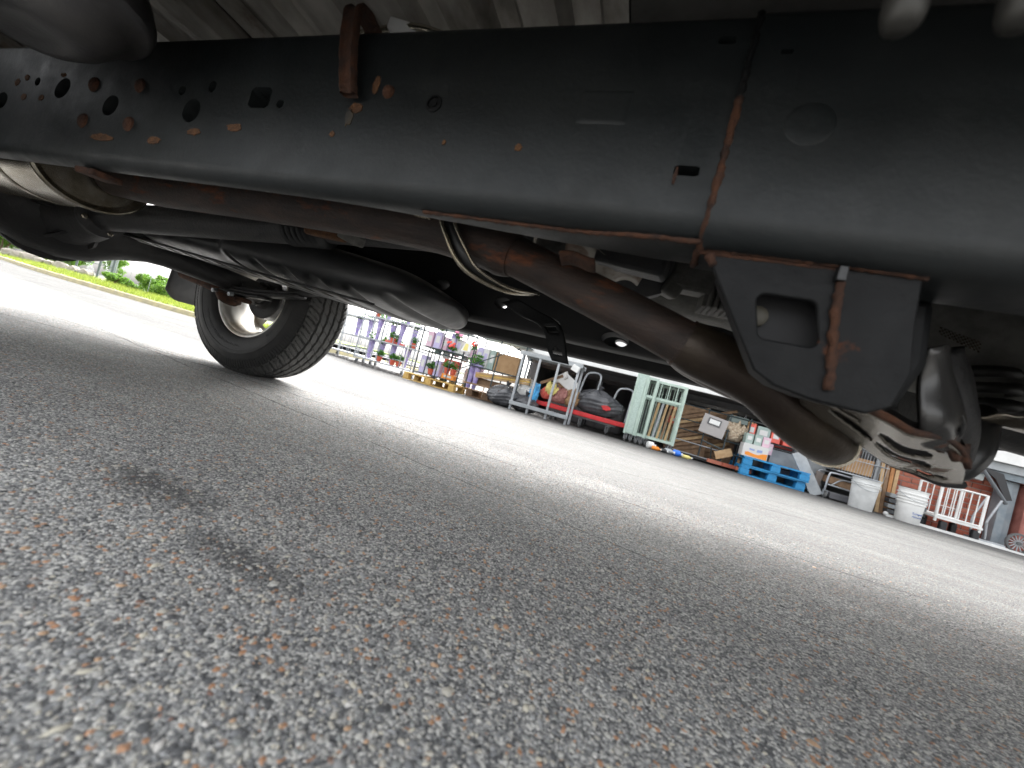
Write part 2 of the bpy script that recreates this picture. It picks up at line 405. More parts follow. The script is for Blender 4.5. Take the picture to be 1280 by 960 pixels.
def stones():
    m = bpy.data.materials.new("aggregate_stone"); m.use_nodes = True
    t = m.node_tree; L = t.links.new; b = t.nodes["Principled BSDF"]
    g = t.nodes.new("ShaderNodeNewGeometry"); cr = t.nodes.new("ShaderNodeValToRGB")
    L(g.outputs["Random Per Island"], cr.inputs[0]); cr.color_ramp.interpolation = 'CONSTANT'
    e = cr.color_ramp.elements; e[0].color = (.085, .087, .09, 1); e[1].position = .98; e[1].color = (.66, .64, .60, 1)
    for p, c in ((.12, (.21, .215, .22)), (.28, (.34, .345, .345)), (.44, (.50, .49, .45)), (.58, (.26, .27, .26)), (.66, (.52, .49, .42)), (.78, (.44, .43, .40)), (.86, (.62, .58, .47)), (.91, (.55, .36, .22)), (.945, (.52, .29, .17)), (.965, (.24, .13, .095))):
        q = e.new(p); q.color = (*c, 1)
    nz = t.nodes.new("ShaderNodeTexNoise"); nz.inputs["Scale"].default_value = 400
    x = t.nodes.new("ShaderNodeMix"); x.data_type = 'RGBA'; x.blend_type = 'MULTIPLY'; x.inputs[0].default_value = .5
    tc = t.nodes.new("ShaderNodeTexCoord"); L(tc.outputs["Object"], nz.inputs["Vector"])
    L(cr.outputs[0], x.inputs[6]); L(nz.outputs[0], x.inputs[7]); L(x.outputs[2], b.inputs["Base Color"])
    b.inputs["Roughness"].default_value = .7
    bm = bmesh.new(); bmesh.ops.create_icosphere(bm, subdivisions=1, radius=1)
    V = np.array([v.co[:] for v in bm.verts]); F = np.array([[v.index for v in f.verts] for f in bm.faces]); bm.free()
    n = 34000
    # denser near the camera
    Yp = .06 + 1.5 * rng.random(n) ** 1.7
    az = rng.uniform(-80, 42, n) * pi / 180
    R = .16 + 1.75 * rng.random(n) ** 1.55
    Xp = R * np.sin(az); Yp = R * np.cos(az)
    s = np.clip(rng.lognormal(np.log(.00140), .46, n), .0008, .0062)
    sc = s[:, None] * np.stack([rng.uniform(.8, 1.7, n), rng.uniform(.7, 1.2, n), rng.uniform(.25, .45, n)], 1)
    a = rng.uniform(0, 2 * pi, n)
    P = V[None] * (1 + rng.uniform(-.28, .28, (n, len(V), 1))) * sc[:, None, :]
    X2 = P[..., 0] * np.cos(a)[:, None] - P[..., 1] * np.sin(a)[:, None]
    Y2 = P[..., 0] * np.sin(a)[:, None] + P[..., 1] * np.cos(a)[:, None]
    Z2 = P[..., 2] - (sc[:, 2] * rng.uniform(.55, .9, n))[:, None]
    Z2 = Z2 - np.maximum(Yp - .4, 0)[:, None] * SL
    co = np.stack([X2 + Xp[:, None], Y2 + Yp[:, None], Z2 + .0006], -1).reshape(-1, 3)
    fa = (F[None] + (np.arange(n) * len(V))[:, None, None]).reshape(-1)
    me = bpy.data.meshes.new("asphalt_aggregate")
    me.vertices.add(len(co)); me.vertices.foreach_set("co", co.ravel())
    me.loops.add(len(fa)); me.loops.foreach_set("vertex_index", fa.astype(np.int32))
    me.polygons.add(len(fa) // 3); me.polygons.foreach_set("loop_start", np.arange(0, len(fa), 3, dtype=np.int32))
    me.update(); me.validate(); me.materials.append(m)
    o = link("asphalt_aggregate", me, None, 0)
    tag(o, kind='stuff', label='small grey and tan stones set in the asphalt close to the camera')
stones()
# ================================================================== the pickup truck overhead
truck = thing("pickup_truck", (-.3, .95, 0), "pickup truck parked overhead, seen from underneath with rusty chassis rail, exhaust and rear wheel", "pickup truck", world=True)
YN0, YN1, ZB, ZT = .42, .505, .468, .704

def lerp(a, b2, t): return tuple(a[i] + (b2[i] - a[i]) * t for i in range(len(a)))
def pl(pts, t):
    k = (len(pts) - 1) * t; i = min(int(k), len(pts) - 2); return lerp(pts[i], pts[i + 1], k - i)
def smooth_pts(pts, n):   # Catmull-Rom
    P = [Vector(p) for p in pts]; P = [2 * P[0] - P[1]] + P + [2 * P[-1] - P[-2]]; out = []
    m = len(P) - 3
    for i in range(n + 1):
        k = m * i / n; j = min(int(k), m - 1); t = k - j
        a, b2, c2, d = P[j:j + 4]
        out.append(.5 * ((2 * b2) + (c2 - a) * t + (2 * a - 5 * b2 + 4 * c2 - d) * t * t + (3 * b2 - a - 3 * c2 + d) * t ** 3))
    return out
# ---- near chassis rail: rounded box section, real holes
def rail_prof(y0, y1, z0, z1, rb, rt, n=5):
    p = []
    for (cy, cz, r, a0) in ((y0 + rb, z0 + rb, rb, 180), (y1 - rb * .4, z0 + rb * .4, rb * .4, 270), (y1 - rt, z1 - rt, rt, 0), (y0 + rt, z1 - rt, rt, 90)):
        for i in range(n + 1):
            a = radians(a0 + 90 * i / n); p.append((cy + r * cos(a), cz + r * sin(a)))
    return p
def along_x(prof, x0, x1, nx=1):
    m = MB(); n = len(prof)
    vs = [(x0 + (x1 - x0) * i / nx, y, z) for i in range(nx + 1) for y, z in prof]
    fs = [(i * n + j, i * n + (j + 1) % n, (i + 1) * n + (j + 1) % n, (i + 1) * n + j) for i in range(nx) for j in range(n)]
    fs += [tuple(range(n))[::-1], tuple(nx * n + j for j in range(n))]
    return m.add(vs, fs)
def rear_rail():
    m = MB(); st = [(-3.15, .036), (-.62, .036), (-.50, .038), (-.40, .045), (-.30, .056), (-.20, .068), (-.10, .079), (-.03, .085), (.018, .085)]
    pr = [rail_prof(YN0, YN0 + w_, ZB, ZT, min(.026, w_ * .62), .012) for _, w_ in st]; n = len(pr[0])
    m.add([(x, y, z) for (x, _), p_ in zip(st, pr) for y, z in p_], [(i * n + j, i * n + (j + 1) % n, (i + 1) * n + (j + 1) % n, (i + 1) * n + j) for i in range(len(st) - 1) for j in range(n)] + [tuple(range(n))[::-1], tuple((len(st) - 1) * n + j for j in range(n))])
    return m
rail = rear_rail().build("frame_rail", PAINT, truck)
def oval(x, z, rx, rz, tilt=0., d0=-.02, d1=.030, n=18, y=YN0):
    poly = [(x + rx * cos(a) * cos(tilt) - rz * sin(a) * sin(tilt), z + rx * cos(a) * sin(tilt) + rz * sin(a) * cos(tilt)) for a in (2 * pi * k / n for k in range(n))]
    return poly, d0, d1
c = MB()
for px in [(-1.192, .609, .026, .020, .35), (-1.022, .578, .023, .0195, .3), (-.799, .575, .021, .0205), (-.835, .609, .0085, .0085), (-.763, .617, .0085, .010),
           (-.650, .600, .022, .0165), (-.605, .591, .0075, .0065), (-1.408, .58, .022, .018), (-.337, .597, .0085, .0085), (-1.288, .622, .010, .009),
           (-.007, .674, .0085, .0042), (-.013, .533, .0125, .0055)]:
    poly, d0, d1 = oval(*px)
    if abs(px[0] + .650) < .01 or px[0] > -.1:      # rounded rectangles
        x, z, rx, rz = px[:4]; k = .3
        poly = [(x + sx * rx * a, z + sz * rz * b_) for sx, sz, q in ((1, 1, 0), (-1, 1, 1), (-1, -1, 0), (1, -1, 1)) for a, b_ in (((1, 1 - k), (1 - k, 1)) if q == 0 else ((1 - k, 1), (1, 1 - k)))]
    c.prism(poly, d0, d1, XZ(YN0))
cut(rail, c)
# front section laps over the rear one, 3 mm proud
railf = along_x(rail_prof(YN0 - .003, YN1 + .004, ZB - .004, ZT + .003, .028, .014), .019, 2.2).build("frame_rail", PAINT, truck)
c = MB(); c.bx(.045, .055, .40, .44, .655, .66); cut(railf, c)
# rust, bolts, welds on the rail
def blob_poly(x, z, rx, rz, n=26, j=.22):
    q = random.uniform(0, 6); h = random.uniform(2, 4)
    rx, rz = rx * (1 + .2 * sin(q)), rz
    return [(x + rx * cos(2 * pi * k / n) * (1 + random.uniform(-j, j)), z + rz * sin(2 * pi * k / n) * (1 + random.uniform(-j, j))) for k in range(n)]
def rust_patch(x, z, rx, rz, part=rail, y=YN0, m=RUSTO):
    b = MB(); b.prism(blob_poly(x, z, rx, rz), -.0009, .001, XZ(y))
    sub(part, b.build("rust_patch", m, None))
for a in [(-1.022, .517, .030, .0065), (-.873, .519, .016, .006), (-.779, .539, .013, .006), (-.687, .550, .013, .0058),
          (-.490, .549, .004, .004), (-.307, .547, .003, .0032), (-.205, .546, .0055, .0045), (-1.364, .620, .012, .007), (-1.33, .630, .008, .006), (-1.323, .589, .011, .007), (-1.257, .588, .009, .006), (-1.20, .636, .010, .004)]:
    rust_patch(*a)
def rivet(x, z, r, m=RUST, part=rail, y=YN0):
    b = MB(); b.lathe([(r * 1.25, -.0005), (r * 1.2, .0016), (r * .95, .004), (r * .5, .0062), (0, .0066)], (x, y, z), (0, -1, 0), 14)
    sub(part, b.build("rivet", m, None, 60))
for x, z, r in [(-1.089, .617, .0115), (-.95, .616, .0105), (-1.093, .546, .0115), (-.953, .545, .011), (-.413, .612, .0075)]: rivet(x, z, r)
b = MB(); b.lathe([(.0115, 0), (.0115, .0015), (.0085, .0022), (.0085, -.004), (.004, -.004), (.004, .001), (0, .001)], (-.337, YN0, .597), (0, -1, 0), 16)
sub(rail, b.build("plug", PAINTD, None))
def weld(pts, r, part, m=RUST, n=None):
    pts = [Vector(p) for p in pts]; q = []
    for a, b2 in zip(pts, pts[1:]):
        k = max(2, int((b2 - a).length / .004))
        q += [a.lerp(b2, i / k) for i in range(k)]
    q.append(pts[-1])
    q = [p + Vector([random.uniform(-1, 1) * r * .18 for _ in range(3)]) for p in q]
    rs = [r * random.uniform(.75, 1.2) for _ in q]
    return sub(part, MB().tube(q, rs, 6).build("weld_bead", m, None, 180))
weld([(.0185, .4185, .61), (.0185, .4185, .50), (.0187, .423, .482), (.019, .44, .466), (.019, .49, .463)], .0042, railf)
weld([(.0185, .4185, .70), (.0185, .4185, .61)], .0038, railf, PAINTD)
weld([(-.33, .446, ZB - .0005), (-.22, .446, ZB - .001), (-.12, .446, ZB - .001), (-.045, .438, ZB - .0005), (.018, .434, ZB - .001)], .003, rail, RUST)
weld([(.02, .447, ZB - .006), (.12, .447, ZB - .006), (.20, .452, ZB - .006)], .0026, railf, RUST)
# pressed panel and boss in the web
b = MB()
def emb(x0, x1, z0, z1, y, h):
    def f(u, v):
        k = min(u, 1 - u, v, 1 - v); s_ = min(1, k / .16); s_ = s_ * s_ * (3 - 2 * s_)
        return (x0 + (x1 - x0) * u, y + .0012 - h * s_, z0 + (z1 - z0) * v)
    return f
b.grid(emb(-.150, -.082, .575, .622, YN0, .0022), 18, 18); sub(rail, b.build("pressed_panel", PAINT, None, 180))
b = MB(); b.lathe([(.024, -.001), (.020, .0006), (.010, .001), (0, .001)], (.085, YN0 - .003, .585), (0, -1, 0), 24); sub(railf, b.build("boss", PAINT, None, 180))
# rust run below the slot
rust_patch(-.023, .526, .0015, .009, m=RUST)
# rusty hanger strap hooked over the rail
p = [(-.500, .47, .722), (-.497, .43, .728), (-.494, .409, .720), (-.490, .4045, .70), (-.482, .4045, .66), (-.474, .4055, .63), (-.466, .406, .605), (-.463, .408, .596)]
pf = [(-.0145, .001), (-.0140, -.006), (-.0105, -.0085), (-.0065, -.0055), (0, -.0048), (.0065, -.0055), (.0105, -.0085), (.0140, -.006), (.0145, .001), (.010, .004), (-.010, .004)]
ps = smooth_pts(p, 30)
def stf(u, v):
    i = round(u * 30); k = round(v * len(pf)) % len(pf); c0 = ps[i]; q = (ps[min(i + 1, 30)] - ps[max(i - 1, 0)]).normalized()
    sd_ = Vector((1, 0, 0)); nn = sd_.cross(q).normalized()
    if nn.y > 0 and i > 12: nn = -nn
    w_ = 1.0 - .12 * u + .05 * sin(i * 1.7 + k)
    return c0 + sd_ * pf[k][0] * w_ + Vector((0, 1, 0) if i > 8 else (0, .4, -.9)) * pf[k][1]
MB().grid(stf, 30, len(pf)).build("strap_hanger", RUST, truck, 50)
rust_patch(-.460, .588, .014, .007); rust_patch(-.468, .574, .008, .012, m=mat("rust_stain", (.06, .042, .022), .8, 0, (.03, .028, .024), 60)); rust_patch(-.436, .622, .005, .012)

# ---- far rail
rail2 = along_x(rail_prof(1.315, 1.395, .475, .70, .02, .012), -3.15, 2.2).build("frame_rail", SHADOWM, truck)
c = MB()
for x, z, rx, rz in ((-.352, .514, .04, .024), (-.123, .509, .045, .024), (-.54, .555, .035, .022), (-.80, .58, .03, .02), (.2, .55, .03, .02)):
    poly, d0, d1 = oval(x, z, rx, rz); c.prism(poly, -.03, .13, XZ(1.315))
cut(rail2, c)
# ---- cross members
def cross(x, z, hw, hz, m, y0=.458, y1=1.314):
    b = MB(); b.bx(x - hw, x + hw, y0, y1, z - hz, z + hz); return b.build("cross_member", m, truck, 35, .008)
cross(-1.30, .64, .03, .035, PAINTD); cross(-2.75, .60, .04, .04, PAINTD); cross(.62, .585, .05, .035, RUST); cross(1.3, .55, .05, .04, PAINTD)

# ---- bracket under the front of the near rail, with a window
poly = [(.028, .4645), (.034, .452), (.06, .41), (.082, .375), (.098, .350), (.118, .339), (.150, .333), (.196, .331), (.214, .342), (.222, .375), (.216, .42), (.213, .4645)]
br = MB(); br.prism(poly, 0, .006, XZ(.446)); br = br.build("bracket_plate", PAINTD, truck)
c = MB(); hx, hz_, a_, b_ = .1155, .4055, .0265, .0225
hp = []
for sx, sz in ((1, 1), (-1, 1), (-1, -1), (1, -1)):
    for k in range(5):
        an = atan2(sz, sx) - radians(45) + radians(90) * k / 4
        hp.append((hx + sx * (a_ - .008) + .008 * cos(an) + (-.004 if sz > 0 else .004), hz_ + sz * (b_ - .008) + .008 * sin(an)))
c.prism(hp, -.02, .042, XZ(.446)); cut(br, c)
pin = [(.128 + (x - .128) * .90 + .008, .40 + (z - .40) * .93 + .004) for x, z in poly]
b = MB(); b.prism(pin, 0, .05, XZ(.474)); sub(br, b.build('bracket_shade_fill', SHADOWM, None, 35, .008))  # added dark block, stands in for shade behind the window
q = br.modifiers.new("bevel", 'BEVEL'); q.width = .002; q.segments = 2; q.limit_method = 'ANGLE'
weld([(.150, .4445, .452), (.152, .444, .42), (.158, .444, .38), (.163, .4445, .345)], .0042, br, RUST)
weld([(.027, .446, .466), (.07, .4445, .4662), (.14, .4445, .466), (.215, .4455, .465)], .0034, br, RUST)
weld([(.030, .445, .460), (.036, .445, .449)], .0045, br, RUST)
b = MB(); b.lathe([(.011, -.02), (.011, .010), (.008, .012), (0, .012)], (.093, .478, .411), (0, -1, 0), 14); b.build("bushing_end", mat("tan_bushing", (.04, .035, .023), .6), truck)
b = MB(); b.bx(.1445, .1525, .438, .447, .449, .4635); sub(br, b.build("tab", BLACKP, None, 35, .001))
b = MB()   # box wall behind the plate that closes the pocket
b.prism([(.205, .4645), (.218, .40), (.21, .36), (.245, .345), (.262, .40), (.255, .47)], 0, .05, XZ(.500))
b.build("bracket_side", PAINTD, truck, 40, .01)

# ---- lower control arm: bright stamped shell with slots in its underside
NU, NV = 60, 40
near = smooth_pts([(.150, .49, .350), (.202, .50, .345), (.240, .505, .337), (.268, .515, .330), (.305, .54, .334), (.335, .565, .332), (.375, .61, .322)], NU)
far = smooth_pts([(.190, .585, .346), (.241, .62, .329), (.293, .66, .318), (.348, .70, .304), (.395, .73, .302), (.440, .755, .298), (.483, .785, .304)], NU)
def armf(u, v):
    a = near[round(u * NU)]; b2 = far[round(u * NU)]
    p = a.lerp(b2, v)
    p.z += .005 * sin(pi * v) * (.5 + .5 * sin(u * 7 + .6))
    return p
def slots(u, v):
    for (u0, v0, du, dv, sk) in ((.17, .34, .085, .075, .5), (.24, .60, .115, .085, .5), (.53, .38, .17, .11, .0), (.56, .65, .18, .10, .0), (.76, .84, .11, .05, -.1), (.66, .93, .10, .035, -.1)):
        uu = (u - u0) / du; vv = (v - v0 - sk * (u - u0)) / dv
        if uu * uu * uu * uu + vv * vv < 1: return True
    return False
ca = MB().grid(armf, NU, NV, slots).build("control_arm", ARM, truck, 60, solid=.004)
b = MB()   # dark sheet close behind the slots stands in for shade inside the arm
b.grid(lambda u, v: Vector(armf(u, v)) + Vector((0, 0, .014)), NU, NV); sub(ca, b.build("arm_shade_sheet", SHADOWM, None, 180))
lip = [near[i] + Vector((0, -.002, .003)) for i in range(NU + 1)]
b = MB().tube(lip, [.0045 - .003 * abs(i / NU - .3) for i in range(NU + 1)], 8); sub(ca, b.build("arm_lip", RUST, None, 180))
lip = [far[i] + Vector((.002, .004, .0)) for i in range(24, NU + 1)]
b = MB().tube(lip, [.002 + .005 * i / len(lip) for i in range(len(lip))], 8); sub(ca, b.build("arm_lip", SHADOWM, None, 180))
# folded flange that stands up from the arm, with its rusty fold
fa_ = smooth_pts([(.262, .51, .420), (.266, .515, .385), (.270, .52, .355), (.280, .53, .334), (.302, .55, .326)], 20)
fb_ = smooth_pts([(.300, .56, .440), (.322, .565, .405), (.338, .575, .368), (.345, .585, .342), (.350, .60, .325)], 20)
def flf(u, v):
    p = fa_[round(u * 20)].lerp(fb_[round(u * 20)], v); p = p.copy(); p.y += -.014 * sin(pi * v) + .006 * sin(u * 8); return p
MB().grid(flf, 20, 12, lambda u, v: ((u - .62) / .10) ** 2 + ((v - .72) / .10) ** 2 < 1).build("arm_flange", mat("worn_black_steel", (.05, .048, .045), .26, .45, (.02, .02, .02), 11, .4, .65, rust=1, rscale=12, rthr=.64), truck, 180, solid=.005)
b = MB(); b.grid(lambda u, v: (.318 + .05 * u, .575 + .03 * u - .01 * v, .352 - .022 * v - .012 * u + .004 * sin(u * 14 + v * 9)), 10, 6); b.build("rust_scab", RUST, truck, 60, solid=.006)
b = MB(); sec = smooth_pts([(.36, .68, .47), (.385, .69, .42), (.41, .71, .375), (.43, .74, .345), (.452, .765, .322)], 24)
b.tube(sec, [.024, .024, .025, .026, .027, .027, .027, .027, .027, .028, .028, .028, .028, .028, .028, .028, .028, .028, .028, .027, .026, .024, .022, .019, .012], 14); b.build("knuckle_arm", CASTI, truck, 180)
b = MB(); sec = smooth_pts([(.492, .80, .425), (.483, .79, .385), (.474, .78, .352), (.460, .775, .326), (.442, .775, .312)], 16)
b.tube(sec, [.018, .022, .025, .027, .028, .029, .029, .029, .029, .028, .027, .026, .025, .023, .020, .016, .009], 14); b.build("link_lug", mat("link_black", (.03, .03, .03), .3, .3), truck, 180)
b = MB(); b.lathe([(.02, -.03), (.036, -.02), (.042, 0), (.038, .018), (.022, .024), (.012, .026), (0, .026)], (.470, .82, .350), (.2, -.9, -.35), 18); b.build("ball_joint", CASTI, truck, 60)
b = MB(); b.lathe([(.007, 0), (.010, .002), (.010, .008), (.005, .010), (0, .010)], (.468, .776, .345), (.2, -.9, -.35), 6); b.build("joint_nut", STEEL, truck, 30)
# coil spring / boot on the right edge
def helix(o, ax, r, pitch_, turns, n=14):
    ax = Vector(ax).normalized(); a = ax.cross(Vector((0, 0, 1)) if abs(ax.z) < .9 else Vector((1, 0, 0))).normalized(); b2 = ax.cross(a)
    return [Vector(o) + ax * (pitch_ * t / n) + (a * cos(2 * pi * t / n) + b2 * sin(2 * pi * t / n)) * r for t in range(int(turns * n) + 1)]
MB().tube(helix((.52, .86, .40), (-.1, .05, 1), .048, .026, 6), .0095, 8).build("coil_spring", mat("spring_paint", (.018, .017, .015), .5, .1), truck, 180)
b = MB(); b.grid(lambda u, v: (.44 + .35 * u, .60 + .04 * sin(pi * v), .475 - .07 * v - .03 * u + .02 * (1 - u) * v), 12, 8); b.build("splash_panel", BLACKP, truck, 180, solid=.008)
b = MB(); b.grid(lambda u, v: (.46 + .4 * u, .60 + .18 * v,   .405 - .03 * u - .002 * v + (.004 if int(v * 5.99) % 2 else 0)), 4, 12); b.build("splash_guard", ARM, truck, 30, solid=.004)
b = MB(); b.tube([(.50, .95, .455), (.75, 1.0, .445), (1.2, 1.1, .43)], .055, 14); b.build("axle_shaft", CASTI, truck, 60)
b = MB(); b.lathe([(.03, -.12), (.10, -.10), (.13, -.02), (.13, .05), (.09, .11), (.03, .13)], (.88, .98, .56), (1, .1, 0), 20); b.build("front_differential", CASTI, truck, 60)
# perforated plate glimpsed in the gap
b = MB(); b.grid(lambda u, v: (.418 + .055 * u, .80, .532 + .03 * v - .02 * u), 20, 10, lambda u, v: (int(u * 20) % 2 == int(v * 10) % 2)); b.build("perforated_shield", STEEL, truck, 0)

# ---- muffler, under the rail at the rear
mf = MB(); mf.lathe([(.06, -1.25), (.105, -1.235), (.108, -1.22), (.108, -.415), (.112, -.412), (.112, -.40)], (-1.065, .605, .528), (1, 0, 0), 48, 1.07, .83)
mf = mf.build("muffler", STEEL, truck, 40)
b = MB(); b.lathe([(.108, -.018), (.1135, -.008), (.1135, .004), (.108, .009), (.1, .002), (.085, -.012), (.04, -.016), (0, -.016)], (-1.46, .605, .528), (1, 0, 0), 48, 1.07, .83)
sub(mf, b.build("end_cap", STEEL, None, 50))
b = MB(); b.lathe([(.1095, -.012), (.112, 0), (.1095, .012)], (-1.655, .605, .528), (1, 0, 0), 48, 1.07, .83, caps=False); sub(mf, b.build("seam", STEEL, None, 50))
# rust tab on the rail lip above the muffler
b = MB(); b.box((-1.08, .455, .461), (.05, .05, .012), .1, .1); b.build("rust_tab", RUST, truck, 30, .003)

# ---- exhaust pipe from catalyst to muffler
p1 = smooth_pts([(-1.45, .64, .535), (-1.25, .635, .525), (-1.10, .628, .523), (-.90, .62, .523), (-.65, .62, .523), (-.45, .62, .518), (-.36, .62, .510)], 40)
ex = MB().tube(p1, .0425, 20).build("exhaust_pipe", PIPE, truck, 60)
p2 = smooth_pts([(-.37, .62, .511), (-.31, .62, .500), (-.255, .62, .487)], 12)
sub(ex, MB().tube(p2, [.0415] * 9 + [.0425, .0415, .039, .036], 20).build("sleeve", PIPE, None, 60))
p3 = smooth_pts([(-.262, .62, .489), (-.20, .62, .471), (-.12, .618, .447), (-.04, .615, .422), (.02, .612, .402), (.045, .612, .394)], 24)
sub(ex, MB().tube(p3, [.0335] * 23 + [.0345, .0355], 20).build("bent_pipe", PIPE, None, 60))
b = MB().tube([p3[22], p3[23]], .0362, 20); sub(ex, b.build("weld_ring", PIPE, None, 60))
p4 = smooth_pts([(.040, .612, .396), (.07, .612, .387), (.115, .613, .374), (.155, .618, .360)], 16)
cat = MB().tube(p4, [.0355, .0365, .0375, .038, .0382, .0382, .038, .0378, .0375, .037, .0365, .036, .0357, .0354, .035, .0348, .0346], 22).build("catalytic_converter", PIPEX, truck, 60)
p5 = smooth_pts([(.138, .615, .366), (.165, .62, .353), (.194, .63, .335), (.232, .65, .319), (.275, .70, .312), (.31, .78, .325)], 24)
sub(cat, MB().tube(p5, [.0345] * 8 + [.034] * 10 + [.033] * 7, 22).build("elbow_pipe", PIPEX, None, 60))
sub(cat, MB().tube([p5[19], p5[20]], .036, 22).build("weld_ring", STEEL, None, 60))
# second catalyst and wire guard behind
b = MB().tube(smooth_pts([(.01, .84, .47), (.055, .83, .432), (.11, .83, .412), (.18, .83, .392), (.26, .84, .368)], 16), [.024, .028, .034, .038, .041, .043, .044, .044, .044, .044, .043, .042, .04, .038, .035, .032, .028], 20)
b.build("catalytic_converter", PIPEX, truck, 60)
b = MB()
for k in range(5): b.tube(smooth_pts([(.12 + .024 * k, .76, .364 - .002 * k), (.155 + .026 * k, .775, .351 - .002 * k), (.21 + .025 * k, .80, .343), (.25 + .02 * k, .84, .34)], 8), .0016, 5)
b.tube(smooth_pts([(.11, .765, .368), (.19, .77, .349), (.27, .79, .333)], 8), .0018, 5)
b.build("wire_guard", STEEL, truck, 180)

# ---- clamp, spring, hanger bracket round the pipe
def ring(x, r, z0=.511, y0=.62, a0=100, a1=330, n=22, dx=0.):
    return [Vector((x + dx * k / n, y0 + r * cos(radians(a0 + (a1 - a0) * k / n)), z0 + r * sin(radians(a0 + (a1 - a0) * k / n)))) for k in range(n + 1)]
cA = smooth_pts([(-.392, .558, .548), (-.382, .562, .518), (-.360, .566, .483), (-.338, .576, .452), (-.312, .60, .436), (-.272, .66, .436), (-.245, .74, .460)], 24)
cB = smooth_pts([(-.366, .558, .548), (-.357, .562, .518), (-.341, .566, .492), (-.324, .574, .470), (-.302, .592, .446), (-.262, .65, .440), (-.235, .74, .462)], 24)
cl = MB().tube(cA, .0042, 8).build("pipe_clamp", STEEL, truck, 180)
sub(cl, MB().tube(cB, .0028, 8).build("clamp_edge", STEEL, None, 180))
sub(cl, MB().grid(lambda u, v: cA[round(u * 24)].lerp(cB[round(u * 24)], v) + Vector((0, .004, .003)), 24, 2).build("saddle_band", BLACKP, None, 180, solid=.003))
sub(cl, MB().tube(helix((-.424, .555, .520), (1, 0, -.08), .0115, .0068, 5), .0026, 6).build("spring", STEEL, None, 180))
hb = smooth_pts([(-.365, .66, .462), (-.31, .66, .440), (-.262, .655, .428), (-.235, .65, .405), (-.222, .65, .375), (-.205, .65, .352)], 20)
hb2 = smooth_pts([(-.33, .66, .478), (-.27, .66, .459), (-.215, .655, .440), (-.190, .65, .41), (-.176, .65, .375), (-.165, .65, .352)], 20)
def hbf(u, v): return Vector(hb[round(u * 20)]).lerp(hb2[round(u * 20)], v)
hb_all = [p for p in hb]
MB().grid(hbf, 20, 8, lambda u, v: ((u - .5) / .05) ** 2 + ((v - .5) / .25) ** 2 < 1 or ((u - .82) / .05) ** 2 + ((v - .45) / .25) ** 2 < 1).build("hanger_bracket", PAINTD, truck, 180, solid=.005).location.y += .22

# ---- drive shaft with boot, flange
ds = MB().tube([(-1.86, .78, .455), (-1.76, .78, .464), (-1.2, .78, .508), (-.95, .78, .528)], [.046, .043, .042, .042], 20).build("drive_shaft", CASTI, truck, 60)
b = MB()
for k in range(7):
    x = -.95 + k * .018; b.lathe([(.038, -.008), (.049, 0), (.038, .008)], (x, .78, .529 + k * .0014), (1, 0, .08), 20)
sub(ds, b.build("rubber_boot", BLACKP, None, 40))
sub(ds, MB().tube([(-.83, .78, .540), (-.3, .78, .58)], .036, 16).build("slip_yoke", CASTI, None, 60))
b = MB(); b.lathe([(.062, -.012), (.066, -.006), (.066, .01), (.058, .014), (.048, .02)], (-1.775, .78, .463), (1, 0, .08), 24)
fl = b.build("pinion_flange", CASTI, truck, 40)
for k in range(4):
    a = k * pi / 2 + .4
    b = MB(); b.lathe([(.009, 0), (.009, .012), (.006, .014), (0, .014)], (-1.764, .78 + .052 * cos(a), .463 + .052 * sin(a)), (1, 0, .08), 6)
    sub(fl, b.build("flange_bolt", STEEL, None, 30))
b = MB(); b.box((-.80, .74, .520), (.09, .05, .035), .1, .2); b.build("rusty_mount", RUSTO, truck, 35, .006)
b = MB(); b.box((-.715, .735, .512), (.05, .04, .024), .2, .2, .25); b.build("mount_tab", CAST, truck, 35, .004)

# ---- rear axle
AX, AY, AZ = -1.935, 1.425, .395
DX = -2.025
ax = MB()
ax.lathe([(.045, -.46), (.05, -.24), (.075, -.19), (.115, -.13), (.142, -.05), (.146, .03), (.13, .10), (.085, .18), (.055, .26), (.047, .32), (.046, .80)], (DX, .78, .445), (.135, 1, -.055), 30)
ax = ax.build("rear_axle", CASTI, truck, 60)
b = MB(); b.lathe([(.13, -.02), (.115, .06), (.088, .13), (.075, .19), (.062, .23), (.062, .245)], (DX, .78, .44), (1, 0, .08), 26); sub(ax, b.build("pinion_housing", CASTI, None, 50))
b = MB()
for k in range(6):
    a = k * pi / 3
    b.prism([(0, .06), (.12, .055), (.17, .05), (.17, .066), (.12, .10), (0, .13)], -.005, .005,
            lambda x, r, d, a=a: (DX + x + .02, .78 + r * cos(a) - d * sin(a), .44 + x * .08 + r * sin(a) + d * cos(a)))
sub(ax, b.build("rib", CASTI, None, 35))
b = MB()
for k in range(14):
    a = 2 * pi * k / 14
    b.lathe([(.008, 0), (.008, .012), (0, .014)], (DX - .02, .78 + .148 * cos(a), .44 + .148 * sin(a)), (1, 0, 0), 6)
b.lathe([(.15, -.026), (.158, -.022), (.158, -.004), (.15, 0)], (DX - .01, .78, .44), (1, 0, 0), 28)
sub(ax, b.build("cover_flange", CASTI, None, 35))
